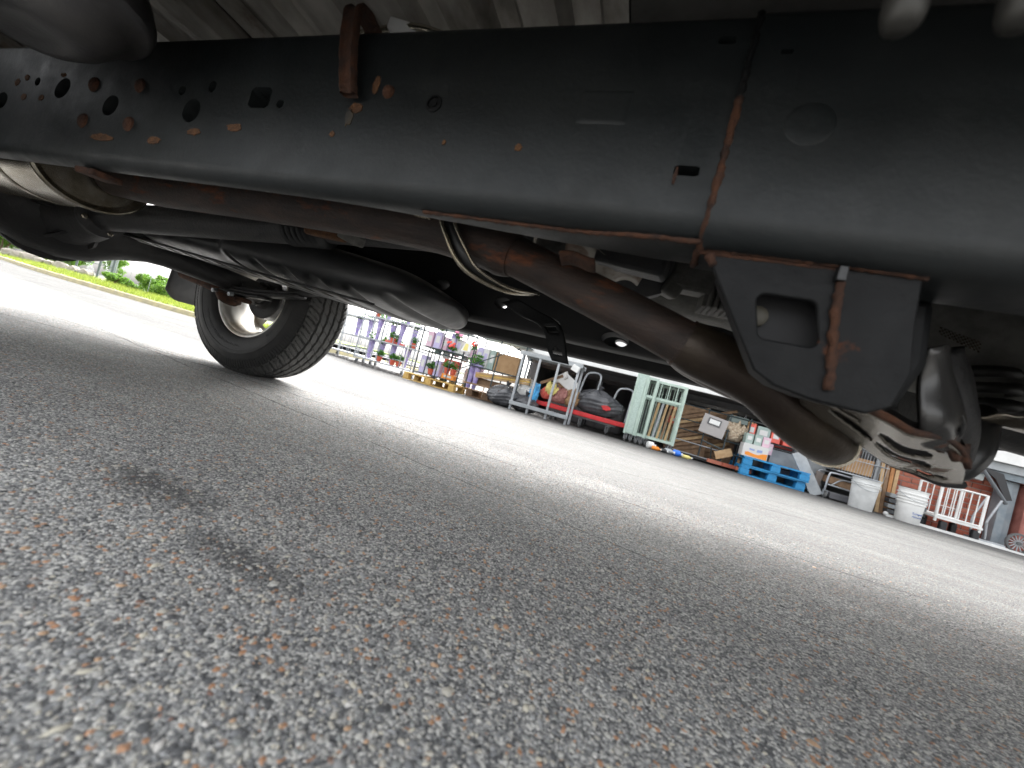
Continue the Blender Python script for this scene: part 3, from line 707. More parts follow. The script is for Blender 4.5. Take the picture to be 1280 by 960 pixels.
# leaf springs, plates, shock
for y in (1.365,):
    b = MB()
    for k in range(3):
        h = .62 - .2 * k
        def lf(u, v, h=h, k=k): 
            s_ = (u - .5) * 2 * h
            return (AX + s_, y - .03 + .06 * v, .39 - .014 * k + .10 * (s_ / .65) ** 2)
        b.grid(lf, 16, 1)
    b.build("leaf_spring", CASTI if y > 1 else PAINTD, truck, 60, solid=.011)
b = MB(); b.box((AX + .01, 1.37, .345), (.14, .085, .022), 0, 0, .1); pt = b.build("spring_plate", RUST, truck, 35, .008)
b = MB(); b.lathe([(.045, 0), (.045, .01), (.03, .03), (.016, .035), (0, .035)], (AX + .005, 1.35, .336), (0, -.2, -1), 16, 1.3, 1); sub(pt, b.build("spring_seat", RUST, None, 60))
for dx in (-.052, .058):
    b = MB(); b.lathe([(.010, 0), (.010, .02), (0, .022)], (AX + dx, 1.325, .352), (0, -1, -.2), 6); sub(pt, b.build("u_bolt_nut", GALV, None, 30))
MB().tube([(AX - .32, 1.33, .395), (AX - .20, 1.34, .38), (AX - .06, 1.35, .358)], [.026, .024, .02], 12).build("shock_absorber", RUST, truck, 60)

# ---- wheels
def wheel(x, y0, rz_out):
    """y0 is the inner face; s=+1 when the outside of the truck is +Y"""
    s = rz_out; R, W = .42, .285
    e = bpy.data.objects.new("wheel", None); COL.objects.link(e); e.parent = truck
    e.location = Vector((x, y0, AZ)) - truck.location; e.rotation_euler = (0, 0, 0 if s > 0 else pi)
    e.empty_display_size = .1
    return e, R, W
def tyre_meshes(R, W):
    # tread: fine grid with four zigzag grooves and sipes cut into it
    NT, NW = 640, 96
    m = MB()
    pitches = 48
    def tf(u, v):
        th = 2 * pi * u; yy = W * (.075 + .85 * v)
        c_ = abs(v - .5) * 2
        r = R - .026 * max(0, (c_ - .5) / .5) ** 2.4
        ph = (u * pitches) % 1.
        zz = (abs(ph - .5) * 4 - 1) * .008
        d = 0.
        for gv, wd in ((.235, .024), (.41, .022), (.59, .022), (.765, .024)):
            q = abs(v - gv - zz) / wd
            if q < 1: d = .011
        # sipes: slanting narrow cuts between grooves, wider blocks on the shoulders
        if d == 0:
            if v < .22 or v > .78:
                k = (u * pitches + (v * 3.2 if v < .5 else -v * 3.2)) % 1.
                if k < .16: d = .009
                elif .5 < k < .58 : d = .004
            else:
                k = (u * pitches + (v - .5) * 3.4) % 1.
                if k < .075: d = .004
        r -= d
        return (r * cos(th), yy, r * sin(th))
    m.grid(tf, NT, NW, closeu=True)
    tread = m.mesh("tread"); tread.materials.append(TREADM)
    # carcass: both sidewalls and a closed underlay
    m = MB()
    pr = [(.226, .045), (.232, .030), (.245, .018), (.262, .010), (.285, .004), (.305, .0015), (.307, -.0005), (.322, -.0005), (.324, .0015), (.338, .005), (.352, .010), (.366, .016), (.374, .021)]
    full = pr + [(R - .018, .03), (R - .014, .06), (R - .0125, W / 2)] + [(R - .014, W - .06), (R - .018, W - .03)] + [(r, W - h) for r, h in pr[::-1]]
    m.lathe(full, (0, 0, 0), (0, 1, 0), 120, caps=False)
    sw = m.mesh("sidewall"); sw.materials.append(RUBBER)
    # shoulder lugs reaching down the sidewall
    m = MB()
    for k in range(140):
        a = 2 * pi * k / 140
        for hh in (0, 1):
            def mp(r, t, y, a=a): return (r * cos(a) - t * sin(a), y, r * sin(a) + t * cos(a))
            y = lambda q: q if hh == 0 else W - q
            t_ = .0062
            vs = [mp(.352, -t_, y(.0115)), mp(.352, t_, y(.0115)), mp(.390, t_ * 1.05, y(.030)), mp(.390, -t_ * 1.05, y(.030)),
                  mp(.352, -t_, y(.0078)), mp(.352, t_, y(.0078)), mp(.3855, t_ * 1.05, y(.0205)), mp(.3855, -t_ * 1.05, y(.0205))]
            m.add(vs, [(4, 5, 6, 7), (0, 1, 5, 4), (1, 2, 6, 5), (2, 3, 7, 6), (3, 0, 4, 7)])
    lugs = m.mesh("shoulder_block"); lugs.materials.append(RUBBER)
    # moulded lettering band: small raised bars round the sidewall
    m = MB()
    for k in range(150):
        if (k // 22) % 2 and k % 22 > 6: continue
        a = 2 * pi * k / 150; rr = .272 + .002 * (k % 3); t_ = random.uniform(.0016, .0032); hgt = random.uniform(.007, .0125)
        def mp(r, t, y, a=a): return (r * cos(a) - t * sin(a), y, r * sin(a) + t * cos(a))
        m.add([mp(rr, -t_, .0075), mp(rr, t_, .0075), mp(rr + hgt, t_, .0055), mp(rr + hgt, -t_, .0055), mp(rr, -t_, .0055), mp(rr, t_, .0055), mp(rr + hgt, t_, .0030), mp(rr + hgt, -t_, .0030)],
              [(4, 5, 6, 7), (0, 1, 5, 4), (1, 2, 6, 5), (2, 3, 7, 6), (3, 0, 4, 7)])
    let = m.mesh("sidewall_mark"); let.materials.append(RUBBER)
    m = MB()
    m.lathe([(.2255, .055), (.232, .046), (.236, .036), (.234, .030), (.226, .031), (.214, .040), (.211, .052), (.205, .060), (.198, .075), (.196, .11), (.190, .13), (.189, .18), (.190, .225), (.200, .235), (.2255, .240)], (0, 0, 0), (0, 1, 0), 72, caps=False)
    m.grid(lambda u, v: (.19 * (1 - v) * cos(2 * pi * u), .20 + .012 * sin(pi * v), .19 * (1 - v) * sin(2 * pi * u)), 60, 12, lambda u, v: .12 < v < .52 and (u * 6) % 1 < .6, closeu=True)
    rim = m.mesh("rim"); rim.materials.append(RIMS)
    m = MB()
    m.lathe([(.05, .075), (.065, .085), (.070, .095), (.112, .100), (.118, .106), (.118, .16), (.05, .165)], (0, 0, 0), (0, 1, 0), 48)
    drum = m.mesh("brake_drum"); drum.materials.append(CASTI)
    m = MB()
    m.lathe([(.046, -.06), (.05, -.02), (.052, .03), (.06, .055)], (0, 0, 0), (0, 1, 0), 24)
    m.box((.07, .085, .03), (.05, .03, .04)); m.box((-.065, .085, .02), (.04, .03, .06))
    for k in range(6): m.lathe([(.008, 0), (.008, .012), (0, .013)], (.062 * cos(k * pi / 3), .05, .062 * sin(k * pi / 3)), (0, -1, 0), 6)
    hub = m.mesh("hub"); hub.materials.append(CASTI)
    return dict(tread=tread, sidewall=sw, shoulder_block=lugs, sidewall_mark=let, rim=rim, brake_drum=drum, hub=hub)
first = True
for x, y0, s in ((AX, AY, 1), (AX, .40, -1), (1.72, 1.5, 1), (1.72, .40, -1)):
    e, R_, W_ = wheel(x, y0, s)
    if first: TM = tyre_meshes(R_, W_)
    for nm, me in TM.items():
        if not first and nm in ("sidewall_mark",): continue
        o = link(nm, me, e, (30 if nm != "tread" else 24) if first else 0)
        if nm in ("shoulder_block", "sidewall_mark"): o['kind'] = 'stuff'
    first = False
    if x == AX and s == 1: e.rotation_euler = (radians(0), 0, 0)

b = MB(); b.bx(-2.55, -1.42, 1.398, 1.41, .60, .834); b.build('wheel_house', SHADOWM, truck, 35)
# ---- mud flap behind the far rear wheel
b = MB(); b.grid(lambda u, v: (-2.54 - .03 * v, 1.452 + .30 * u, .62 - (.37 - .05 * max(0, .25 - u) ** 2 / .0625) * v), 16, 8)
mfp = b.build("mud_flap", FLAPM, truck, 180, solid=.008)

# ---- fuel tank: black moulded plastic, between shaft and far rail
def tank_pt(u, v):
    x = -1.86 + 1.255 * u
    zb = .447 - .048 * min(1, u / .8) + .022 * max(0, (u - .86) / .14) ** 2
    zt = .590 - .05 * u - .035 * max(0, (u - .55) / .45) ** 1.5
    end = 1.
    if u > .88: end = max(0., 1 - ((u - .88) / .12) ** 3.2) ** .5
    if u < .04: end = min(end, sqrt(max(0, 1 - ((.04 - u) / .04) ** 2)))
    bl = 1 / (1 + math.exp(-(u - .40) * 160))
    yc, hy = 1.10, (.215 + .018 * bl) * (.06 + .94 * end)
    zc, hz2 = (zb + zt) / 2, (zt - zb) / 2 * (.12 + .88 * end)
    zc = zb + hz2 + .045 * (1 - end)
    a = 2 * pi * v
    p_ = 3.4
    ca_, sa_ = cos(a), sin(a)
    y = yc + hy * (abs(ca_) ** (2 / p_)) * (1 if ca_ > 0 else -1)
    z = zc + hz2 * (abs(sa_) ** (2 / p_)) * (1 if sa_ > 0 else -1)
    # moulded ribs on the lower near side and the underside
    if u > .42:
        w_ = max(0, cos((u - .42) * 62)) ** 3
        low = max(0, -sa_ * 1.3 - .45)
        y += .022 * w_ * low; z += .022 * w_ * low
    return (x, y, z)
tk = MB().grid(tank_pt, 150, 56); tk.f.append(tuple(150 * 57 + j for j in range(56))); tk = tk.build("fuel_tank", BLACKP, truck, 180)
b = MB(); b.grid(lambda u, v: (-1.84 + 1.00 * u, .865 + .06 * v, .438 - .046 * u - .004 * v), 64, 6,
    lambda u, v: .2 < v < .8 and (u * 13) % 1 < .45); tks = b.build("tank_strap", mat("strap_metal", (.10, .097, .09), .36, .6), truck, 60, solid=.004); sub(tk, tks)
b = MB().tube(smooth_pts([(-1.88, .875, .455), (-1.72, .868, .436), (-1.3, .866, .412), (-.95, .867, .397), (-.74, .90, .392)], 30), .004, 6); sub(tk, b.build("seam", BLACKP, None, 180))
# ---- transmission and transfer case castings
b = MB(); b.lathe([(.05, -.30), (.08, -.28), (.10, -.1), (.105, .15), (.13, .28), (.16, .50), (.17, .62)], (-.02, .93, .62), (1, 0, 0), 28)
tr = b.build("transmission", CAST, truck, 50)
b = MB(); b.box((.035, .80, .560), (.085, .07, .055), .1, .15); b.box((.005, .79, .540), (.035, .05, .05), .3, .2, .3); sub(tr, b.build("valve_housing", CAST, None, 35, .008))
b = MB(); b.box((.060, .785, .607), (.035, .05, .05), .05, .1); b.lathe([(.012, 0), (.012, .02), (.006, .022), (0, .022)], (.06, .758, .61), (0, -1, 0), 12); sub(tr, b.build("solenoid", CAST, None, 35, .006))
b = MB()
for k in range(6): b.box((.072 + .011 * k, .80, .535), (.006, .06, .062), .08)
b.box((.098, .815, .535), (.075, .06, .056), .08); sub(tr, b.build("ribbed_cover", CAST, None, 35, .002))
b = MB(); b.bx(.14, .24, .82, .90, .50, .60); b.bx(.13, .25, .81, .85, .545, .553); b.bx(.18, .19, .80, .86, .50, .60); sub(tr, b.build("bell_housing", CAST, None, 35, .008))
b = MB(); b.lathe([(.06, -.02), (.075, 0), (.075, .05), (.05, .07), (.02, .075), (0, .075)], (-.06, .82, .585), (.1, -1, -.15), 20); sub(tr, b.build("output_cover", CASTI, None, 50))
b = MB(); b.bx(.10, .13, .76, .80, .615, .645); sub(tr, b.build("connector", RUST, None, 35, .004))
b = MB()
def hs(u, v): return (-.185 + .15 * u - .02 * v, .66 + .08 * v, .545 - .012 * u + .012 * sin(u * 9) - .028 * v)
MB().grid(hs, 24, 6).build("heat_shield", mat("shield_alloy", (.17, .155, .13), .45, .5, (.09, .055, .035), 18, .5, .62), truck, 60, solid=.002)
b = MB(); b.box((-.07, .68, .53), (.12, .05, .035), -.1, .1, .12); b.build("shield_bracket", CASTI, truck, 35, .006)
b = MB(); b.grid(lambda u, v: (-.150 + .05 * u, .51 + .03 * v, .464 - .006 * v + .003 * sin(u * 5)), 8, 3); b.build("rust_flange", RUST, truck, 60, solid=.004)

# ---- floor above: corrugated bed floor, cab floor
def bedf(u, v):
    x = -3.2 + 3.05 * u; k = (x * 7.5) % 1.
    h = .030 * (1 if .15 < k < .5 else max(0, 1 - (abs(k - .325) - .175) / .09))
    return (x, (.24 + 1.588 * v), .835 + h)
MB().grid(bedf, 420, 4).build("bed_floor", ZINC, truck, 30)
b = MB(); b.grid(lambda u, v: (-.148 + 1.25 * u, (.24 + 1.588 * v), .838 + .012 * sin(u * 17) * sin(v * 9)), 40, 24); b.build("cab_floor", mat("floor_primer", (.09, .087, .08), .6, .1, (.045, .043, .04), 8, .4, .65, bump=.3, bscale=50), truck, 180)
b = MB(); b.bx(-1.86, -1.80, .24, 1.86, .775, .83); b.build("bed_cross_sill", ZINC, truck, 35, .006)
b = MB(); b.bx(-.98, -.92, .24, 1.86, .775, .83); b.build("bed_cross_sill", ZINC, truck, 35, .006)
MB().tube(smooth_pts([(-.62, .60, .80), (-.47, .52, .765), (-.40, .50, .745), (-.33, .52, .75), (-.25, .60, .80)], 20), .016, 10).build("hose", BLACKP, truck, 180)
MB().tube(smooth_pts([(-.60, .50, .775), (-.50, .47, .752), (-.43, .46, .742), (-.36, .47, .728)], 14), .006, 8).build("pipe_line", STEEL, truck, 180)
MB().box((-.455, .46, .742), (.05, .012, .018), .2, .1, .15).build("clip", WHITEP, truck, 30, .003)
# near body-mount bowl and two step studs
b = MB(); b.lathe([(0, -.068), (.03, -.067), (.05, -.072), (.075, -.070), (.10, -.055), (.116, -.034), (.122, -.022), (.136, -.020), (.142, -.016), (.142, -.004), (.12, .03), (.08, .055), (0, .06)], (-.945, .30, .660), (.10, .15, 1), 32, .62, 1.45)
b.build("body_mount", mat("mount_casting", (.022, .021, .022), .5, .1, (.035, .032, .03), 7, bump=.2, bscale=90), truck, 60)
for x in (.098, .158):
    b = MB(); b.lathe([(.0125, .10), (.0125, .012), (.011, .004), (.007, 0), (0, -.001)], (x, .30, .562), (-.05, .0, 1), 14); b.build("step_stud", mat("stud_zinc", (.045, .043, .038), .5, .4), truck, 60)

# ---- body shell: rockers, box sides, cab (mostly out of view, it shades everything below)
arch = []
def side_wall(y0, y1, zr=.474):
    pts = [(-3.3, max(.56, zr)), (-2.55, max(.56, zr))] + [(AX + .47 * cos(radians(a)), .56 + .36 * sin(radians(a))) for a in range(165, 14, -15)] + [(-1.50, zr + .016), (-1.38, min(zr, .49)), (-1.02, min(zr, .49)), (-.92, zr), (1.15, zr), (1.27, zr + .026)] + \
          [(1.72 + .47 * cos(radians(a)), .56 + .36 * sin(radians(a))) for a in range(165, 14, -15)] + [(2.25, .55), (2.45, .6), (2.48, .90), (2.45, 1.08), (1.25, 1.16), (.55, 1.75), (-.95, 1.80), (-1.02, 1.20), (-3.3, 1.18)]
    b = MB(); b.prism(pts, 0, y1 - y0, XZ(y0)); return b.build("body_side", BODYP, truck, 35)
s1 = side_wall(1.83, 1.88, zr=.486); s2 = side_wall(.20, .235, zr=.62)  # unseen near side: set inward, raised to admit light, dipped to shade the rail
c = MB()
for x, z, r in ((-.415, .605, .024), (-.14, .592, .024), (-.745, .655, .015)):
    poly, d0, d1 = oval(x, z, r * 1.2, r * .62, -.15); c.prism(poly, -.05, .1, XZ(1.83))
cut(s1, c)
b = MB(); b.bx(-1.36, 1.14, 1.74, 1.829, .4765, .56); rk = b.build("rocker_panel", SHADOWM, truck, 35, .012)
c = MB()
b = MB(); b.bx(-3.29, 2.4, .24, 1.829, .95, .99); b.build("floor_deck", SHADOWM, truck, 0)
b = MB(); b.prism([(-1.0, 1.0), (2.43, 1.0), (2.43, 1.06), (1.25, 1.14), (.54, 1.73), (-.94, 1.78)], 0, 1.586, XZ(.24)); b.build("cab", BODYP, truck, 35)
b = MB(); b.bx(-3.42, -3.31, .05, 1.85, .52, .72); b.build("rear_bumper", STEEL, truck, 35, .02)
b = MB(); b.bx(2.49, 2.60, .05, 1.85, .5, .74); b.build("front_bumper", STEEL, truck, 35, .02)
for y in (.1965, 1.8835):
    b = MB(); b.prism([(.45, 1.68), (.95, 1.26), (-.2, 1.26), (-.2, 1.70)], -.003, .003, XZ(y)); b.build("side_window", GLASS, truck, 0)
b = MB(); b.bx(.45, 2.3, .51, 1.39, .62, .9); b.build("engine_block", CASTI, truck, 35, .03)
# ================================================================== the yard beyond the truck
GY = gz(6.6)
def part(b, name, m, root, smooth=35, bevel=0., **k): return b.build(name, m, root, smooth, bevel, **k)
def bar(root, name, m, p0, p1, r, n=6): return MB().tube([p0, p1], r, n).build(name, m, root, 60)

ZP = .972
# ---- dock building: white wall over a dark under-dock bay, brick on the right
bld = thing("dock_building", (2.2, 7.0, GY), "white metal dock building raised over a dark bay with red brick to its right", "building", world=True)
b = MB(); b.bx(-2.35, 9.0, 6.80, 6.86, 1.125, 1.9); wl = part(b, "wall", WHITEP, bld)
for k in range(28):
    x = -2.3 + .4 * k; b = MB(); b.bx(x, x + .05, 6.785, 6.80, 1.13, 1.9); sub(wl, b.build("wall_rib", WHITEP, None, 0))
b = MB(); b.prism([(6.755, ZP), (6.755, 1.118), (6.80, 1.124), (6.80, ZP)], -2.36, 9.0, lambda y, z, d: (d, y, z)); fa = part(b, "flashing", WHITEP, bld)
for k in range(16):
    b = MB(); b.lathe([(.014, 0), (.012, .006), (0, .009)], (-2.2 + .36 * k, 6.755, 1.06), (0, -1, 0), 8); sub(fa, b.build("rivet", GALV, None, 60))
b = MB(); b.bx(-2.35, 9.0, 6.87, 10.4, ZP + .005, 1.12); part(b, "bay_ceiling", DARKW, bld)
b = MB(); b.bx(-2.35, 3.34, 10.2, 10.35, ZF, ZP + .003); part(b, "bay_back_wall", DARKW, bld)
b = MB(); b.bx(3.34, 3.5, 7.32, 10.2, ZF, ZP + .003); part(b, "bay_side_wall", DARKW, bld)
b = MB(); b.bx(-2.35, -2.2, 8.2, 10.2, ZF, ZP + .003); part(b, "bay_side_wall", DARKW, bld)
for x in (-1.0, .9):
    b = MB(); b.bx(x, x + .12, 9.2, 9.32, ZF, ZP + .003); part(b, "bay_post", GREY, bld)
for y in (7.6, 8.5, 9.4):
    b = MB(); b.bx(-2.3, 3.33, y, y + .09, .88, ZP + .004); part(b, "bay_beam", DARKW, bld)
b = MB(); b.bx(3.36, 9.0, 6.82, 6.90, .86, ZP - .001); part(b, "steel_beam", GREY, bld, 35, .004)
b = MB(); b.bx(3.36, 9.0, 6.86, 6.94, .77, .859); part(b, "steel_beam", mat("blue_grey_steel", (.20, .235, .26), .5, .2, (.16, .19, .21), 9), bld, 35, .004)
bwl = part(MB().bx(3.52, 9.0, 7.13, 7.30, ZF, .87), "brick_wall", MORTAR, bld)
nb = 0
for r_ in range(13):
    for k in range(17):
        x = 3.53 + k * .213 + (.1065 if r_ % 2 else 0)
        if x > 6.0: continue
        z = ZF + .01 + r_ * .0745
        m_ = BRICKM if (r_ < 4 or rng.random() < .25) else BRICKM2
        bb = MB(); dy = random.uniform(-.003, .003)
        if nb == 0:
            me = MB().bx(0, .2, -.012, .01, 0, .063).mesh("brick"); me.materials.append(BRICKM)
            me2 = me.copy(); me2.materials.clear(); me2.materials.append(BRICKM2)
        o = bpy.data.objects.new("brick", me if m_ is BRICKM else me2); COL.objects.link(o); o.parent = bwl
        o.location = (x, 7.13 + dy, z); nb += 1
b = MB(); b.bx(4.69, 4.78, 6.95, 7.10, ZF, .768); b.bx(4.781, 4.86, 6.98, 7.12, ZF, .768); part(b, "grey_pilaster", mat("grey_door", (.20, .24, .27), .5, 0, (.28, .31, .33), 5), bld, 35, .006)
b = MB(); b.bx(4.90, 4.96, 6.90, 7.1, ZF, .768); part(b, "red_post", mat("faded_red_post", (.40, .16, .13), .7, 0, (.28, .10, .08), 6), bld, 35, .006)
lt = thing("ceiling_light", (1.42, 8.05, .9), "lit white fluorescent lamp on the dark ceiling of the under-dock bay", "light")
part(MB().bx(-.10, .10, -.05, .05, .035, .055), "lamp_housing", GREY, lt)
part(MB().bx(-.085, .085, -.04, .04, .012, .034), "lamp_tube", mat("lamp_glow", (1, .97, .9), .5, emit=6.), lt, 35, .008)

# ---- leaf clouds
def leaves(name, m, parent, clumps, size, per, flat=.5):
    vs, fs = [], []
    for (cx, cy, cz, rx, ry, rz_) in clumps:
        d = rng.normal(size=(per, 3)); d /= np.linalg.norm(d, axis=1)[:, None]
        rad = rng.random(per) ** .45
        p = np.array([cx, cy, cz]) + d * rad[:, None] * np.array([rx, ry, rz_])
        a = rng.normal(size=(per, 3)); a /= np.linalg.norm(a, axis=1)[:, None]
        c_ = np.cross(a, rng.normal(size=(per, 3))); c_ /= np.linalg.norm(c_, axis=1)[:, None]
        s = size * rng.uniform(.6, 1.35, per)[:, None]
        q = np.stack([p - a * s, p + c_ * s * flat, p + a * s, p - c_ * s * flat], 1)
        o = len(vs); vs += q.reshape(-1, 3).tolist()
        fs += (np.arange(per * 4).reshape(-1, 4) + o).tolist()
    me = bpy.data.meshes.new(name); me.from_pydata(vs, [], fs); me.materials.append(m)
    return link(name, me, parent, 0)
def trolley_caster(root, x, y, r=.05):
    b = MB(); b.lathe([(.012, -.016), (r * .8, -.016), (r, -.010), (r, .010), (r * .8, .016), (.012, .016)], (x, y, r), (1, 0, 0), 18)
    w_ = b.build("caster_wheel", RUBG, root, 40)
    b = MB(); b.bx(x - .026, x - .020, y - .02, y + .02, r * .8, r * 2.2); b.bx(x + .020, x + .026, y - .02, y + .02, r * .8, r * 2.2); b.bx(x - .026, x + .026, y - .025, y + .025, r * 2.2, r * 2.35)
    b.build("caster_fork", GALV, root, 35)

for x, yy, d, l_, nm in ((-1.5, 8.3, (.5, .5, .72), "dark grey bin deep in the bay behind the rubbish", "dark_bin"), (-.55, 8.1, (.7, .4, .55), "dark grey covered heap in the bay behind the handle loops", "covered_heap"), (.25, 8.5, (.6, .5, .8), "dark grey cabinet deep in the bay behind the mint cages", "dark_cabinet"), (-1.05, 8.0, (.35, .3, .62), "grey tarpaulin bundle in the bay right of the white box", "tarpaulin_bundle")):
    o = MB().box((0, 0, d[2] / 2), d, random.uniform(-.2, .2)).build(nm, mat("bay_grey", (.16, .16, .165), .7, 0, (.09, .09, .095), 5), None, 35, .04, 3); o.location = (x, yy, ZF); tag(o, l_, nm.split("_")[-1])
# ---- plant trolleys (left)
def plant_trolley(loc, label, W=1.3, D=.55, H=1.75, rz=0.):
    t = thing("plant_trolley", loc, label, "trolley", "plant trolleys beside the dock", rz)
    for x in (-W / 2, W / 2):
        for y in (-D / 2, D / 2): bar(t, "post", GALV, (x, y, .12), (x, y, H), .017, 8)
    for z in (.15, .60, 1.08):
        b = MB(); b.bx(-W / 2 + .02, W / 2 - .02, -D / 2, D / 2, z - .014, z + .014); sh = part(b, "shelf", GALV, t)
    for z in (.30, .80):
        bar(t, "rail", GALV, (-W / 2, -D / 2, z), (W / 2, -D / 2, z), .008)
        bar(t, "rail", GALV, (-W / 2, D / 2, z), (W / 2, D / 2, z), .008)
    for k in range(9):
        x = -W / 2 + W * (k + 1) / 10
        bar(t, "back_wire", GALV, (x, D / 2, .15), (x, D / 2, H), .007)
        if k % 2: bar(t, "front_wire", GALV, (x, -D / 2, .15), (x, -D / 2, H), .009)
    for x in (-W / 2 + .06, W / 2 - .06):
        for y in (-D / 2 + .04, D / 2 - .04): trolley_caster(t, x, y)
    return t
T1 = plant_trolley((-7.0, 8.15, ZF), "galvanised plant trolley left of the tyre with mostly bare shelves", 1.35)
T2 = plant_trolley((-5.25, 7.35, ZF), "galvanised plant trolley holding purple sleeved plants and red pots", 1.45)
def sleeved(loc, label, h=.45, r=.07):
    t = thing("sleeved_plant", loc, label, "plant", "plants in purple sleeves")
    part(MB().lathe([(r * .55, 0), (r * .62, h * .3), (r, h * .93), (r * 1.05, h), (r * .9, h * .98)], (0, 0, 0), (0, 0, 1), 10), "sleeve", PURP, t, 60)
    leaves("foliage", LEAF3, t, [(0, 0, h * 1.12, r * 1.5, r * 1.5, h * .28)], .035, 60)
    return t
PLS = [(-5.75, 7.25, .17 + ZF), (-5.50, 7.30, .17 + ZF), (-5.18, 7.28, .17 + ZF), (-4.80, 7.25, .17 + ZF), (-5.62, 7.2, .62 + ZF), (-5.30, 7.25, .62 + ZF), (-5.05, 7.22, .62 + ZF), (-4.75, 7.25, .62 + ZF), (-6.6, 8.1, .62 + ZF), (-6.9, 8.05, .62 + ZF), (-5.45, 7.22, 1.1 + ZF), (-4.95, 7.22, 1.1 + ZF)]
SLB = ["bottom shelf of the plant trolley, first from the left", "bottom shelf of the plant trolley, second from the left", "bottom shelf of the plant trolley between two red pots", "bottom shelf of the plant trolley, at its right post",
       "middle shelf of the plant trolley, first from the left", "middle shelf of the plant trolley, second from the left", "middle shelf of the plant trolley, third from the left", "middle shelf of the plant trolley, at its right post",
       "middle shelf of the bare trolley, its right-hand plant", "middle shelf of the bare trolley, its left-hand plant", "top shelf of the plant trolley, left-hand one", "top shelf of the plant trolley, right-hand one"]
s0 = None
for p_, l_ in zip(PLS, SLB):
    if s0 is None: s0 = sleeved(p_, "plant in purple sleeve on " + l_)
    else: dup(s0, p_, random.uniform(0, 6), "plant in purple sleeve on " + l_, scale=(1, 1, random.uniform(.85, 1.15)))
def potted(loc, label, r=.06):
    t = thing("potted_plant", loc, label, "potted plant", "green plants in red pots")
    part(MB().lathe([(r * .72, 0), (r * .95, r * 1.5), (r * 1.08, r * 1.5), (r * 1.08, r * 1.8), (r * .9, r * 1.8), (r * .85, r * 1.6)], (0, 0, 0), (0, 0, 1), 14), "pot", TERRA, t, 40)
    leaves("foliage", LEAF3, t, [(0, 0, r * 2.9, r * 1.7, r * 1.7, r * 1.3)], .032, 110)
    return t
PT = [((-5.36, 7.12, .166 + ZF), "small green plant in red pot alone on the trolley's bottom shelf"), ((-5.02, 7.12, .166 + ZF), "green plant in red pot, left of the close pair on the trolley"), ((-4.88, 7.14, .166 + ZF), "green plant in red pot, right of the close pair on the trolley"),
      ((-5.15, 7.12, .616 + ZF), "green plant in red pot on the trolley's middle shelf"), ((-4.62, 7.14, .616 + ZF), "green plant in red pot by the right post on the middle shelf"), ((-5.7, 7.14, 1.096 + ZF), "green plant in red pot high on the trolley's top shelf")]
p0 = potted(*PT[0])
for l_, s_ in PT[1:]: dup(p0, l_, random.uniform(0, 6), s_)
t = thing("flower_tray", (-4.95, 7.24, 1.09 + ZF), "long low tray of red seedlings under the trolley's top shelf", "tray")
t.location = (-5.2, 7.30, .615 + ZF)
part(MB().bx(-.2, .2, -.1, .1, 0, .05), "tray", REDBOX, t, 35, .004); leaves("foliage", LEAF3, t, [(0, 0, .1, .2, .1, .05)], .03, 120)
# loose stones and debris in front of the trolleys
b = MB()
for k in range(130):
    x = random.uniform(-7.4, -4.4); y = 7.25 - (x + 5.2) * .32 + random.uniform(-.42, -.22); r = random.uniform(.015, .06)
    b.box((x, y, ZF + r * .4), (r * 2, r * 1.5, r), random.uniform(0, 3), random.uniform(-.3, .3))
tag(b.build("rubble", mat("dark_rubble", (.13, .125, .12), .85, 0, (.22, .21, .20), 12), None, 0), "scatter of grey rubble on the asphalt in front of the plant trolleys", kind='stuff')
# white upright frame at the end of the trolleys
t = thing("frame_stand", (-4.5, 6.95, ZF), "tall white steel frame standing between the plant trolleys and yellow pallet", "frame")
for x in (-.12, .12): bar(t, "upright", WHITEP, (x, 0, .08), (x, 0, 1.7), .016, 8)
for k in range(6): bar(t, "rung", GALV, (-.12, 0, .15 + .26 * k), (.12, 0, .15 + .26 * k), .009)
for x in (-.12, .12): trolley_caster(t, x, 0, .045)

def crumple_pouch(loc, d, m, label):
    ph = [random.uniform(0, 6) for _ in range(4)]; b = MB()
    def f(u, v):
        a = 2 * pi * u; s_ = (1 - abs(2 * v - 1) ** 6) ** .5
        q = 1 + .12 * sin(3 * a + ph[0] + 4 * v) + .06 * sin(9 * v + ph[1])
        return (d[0] / 2 * q * cos(a) * (.75 + .25 * s_), d[1] / 2 * s_ * q * sin(a), d[2] * v + .01 * sin(5 * a + ph[2]))
    b.grid(f, 20, 12, closeu=True); o = b.build("pouch", m, None, 60); o.location = loc
    return tag(o, label, "packet", "pouches behind the black rack")
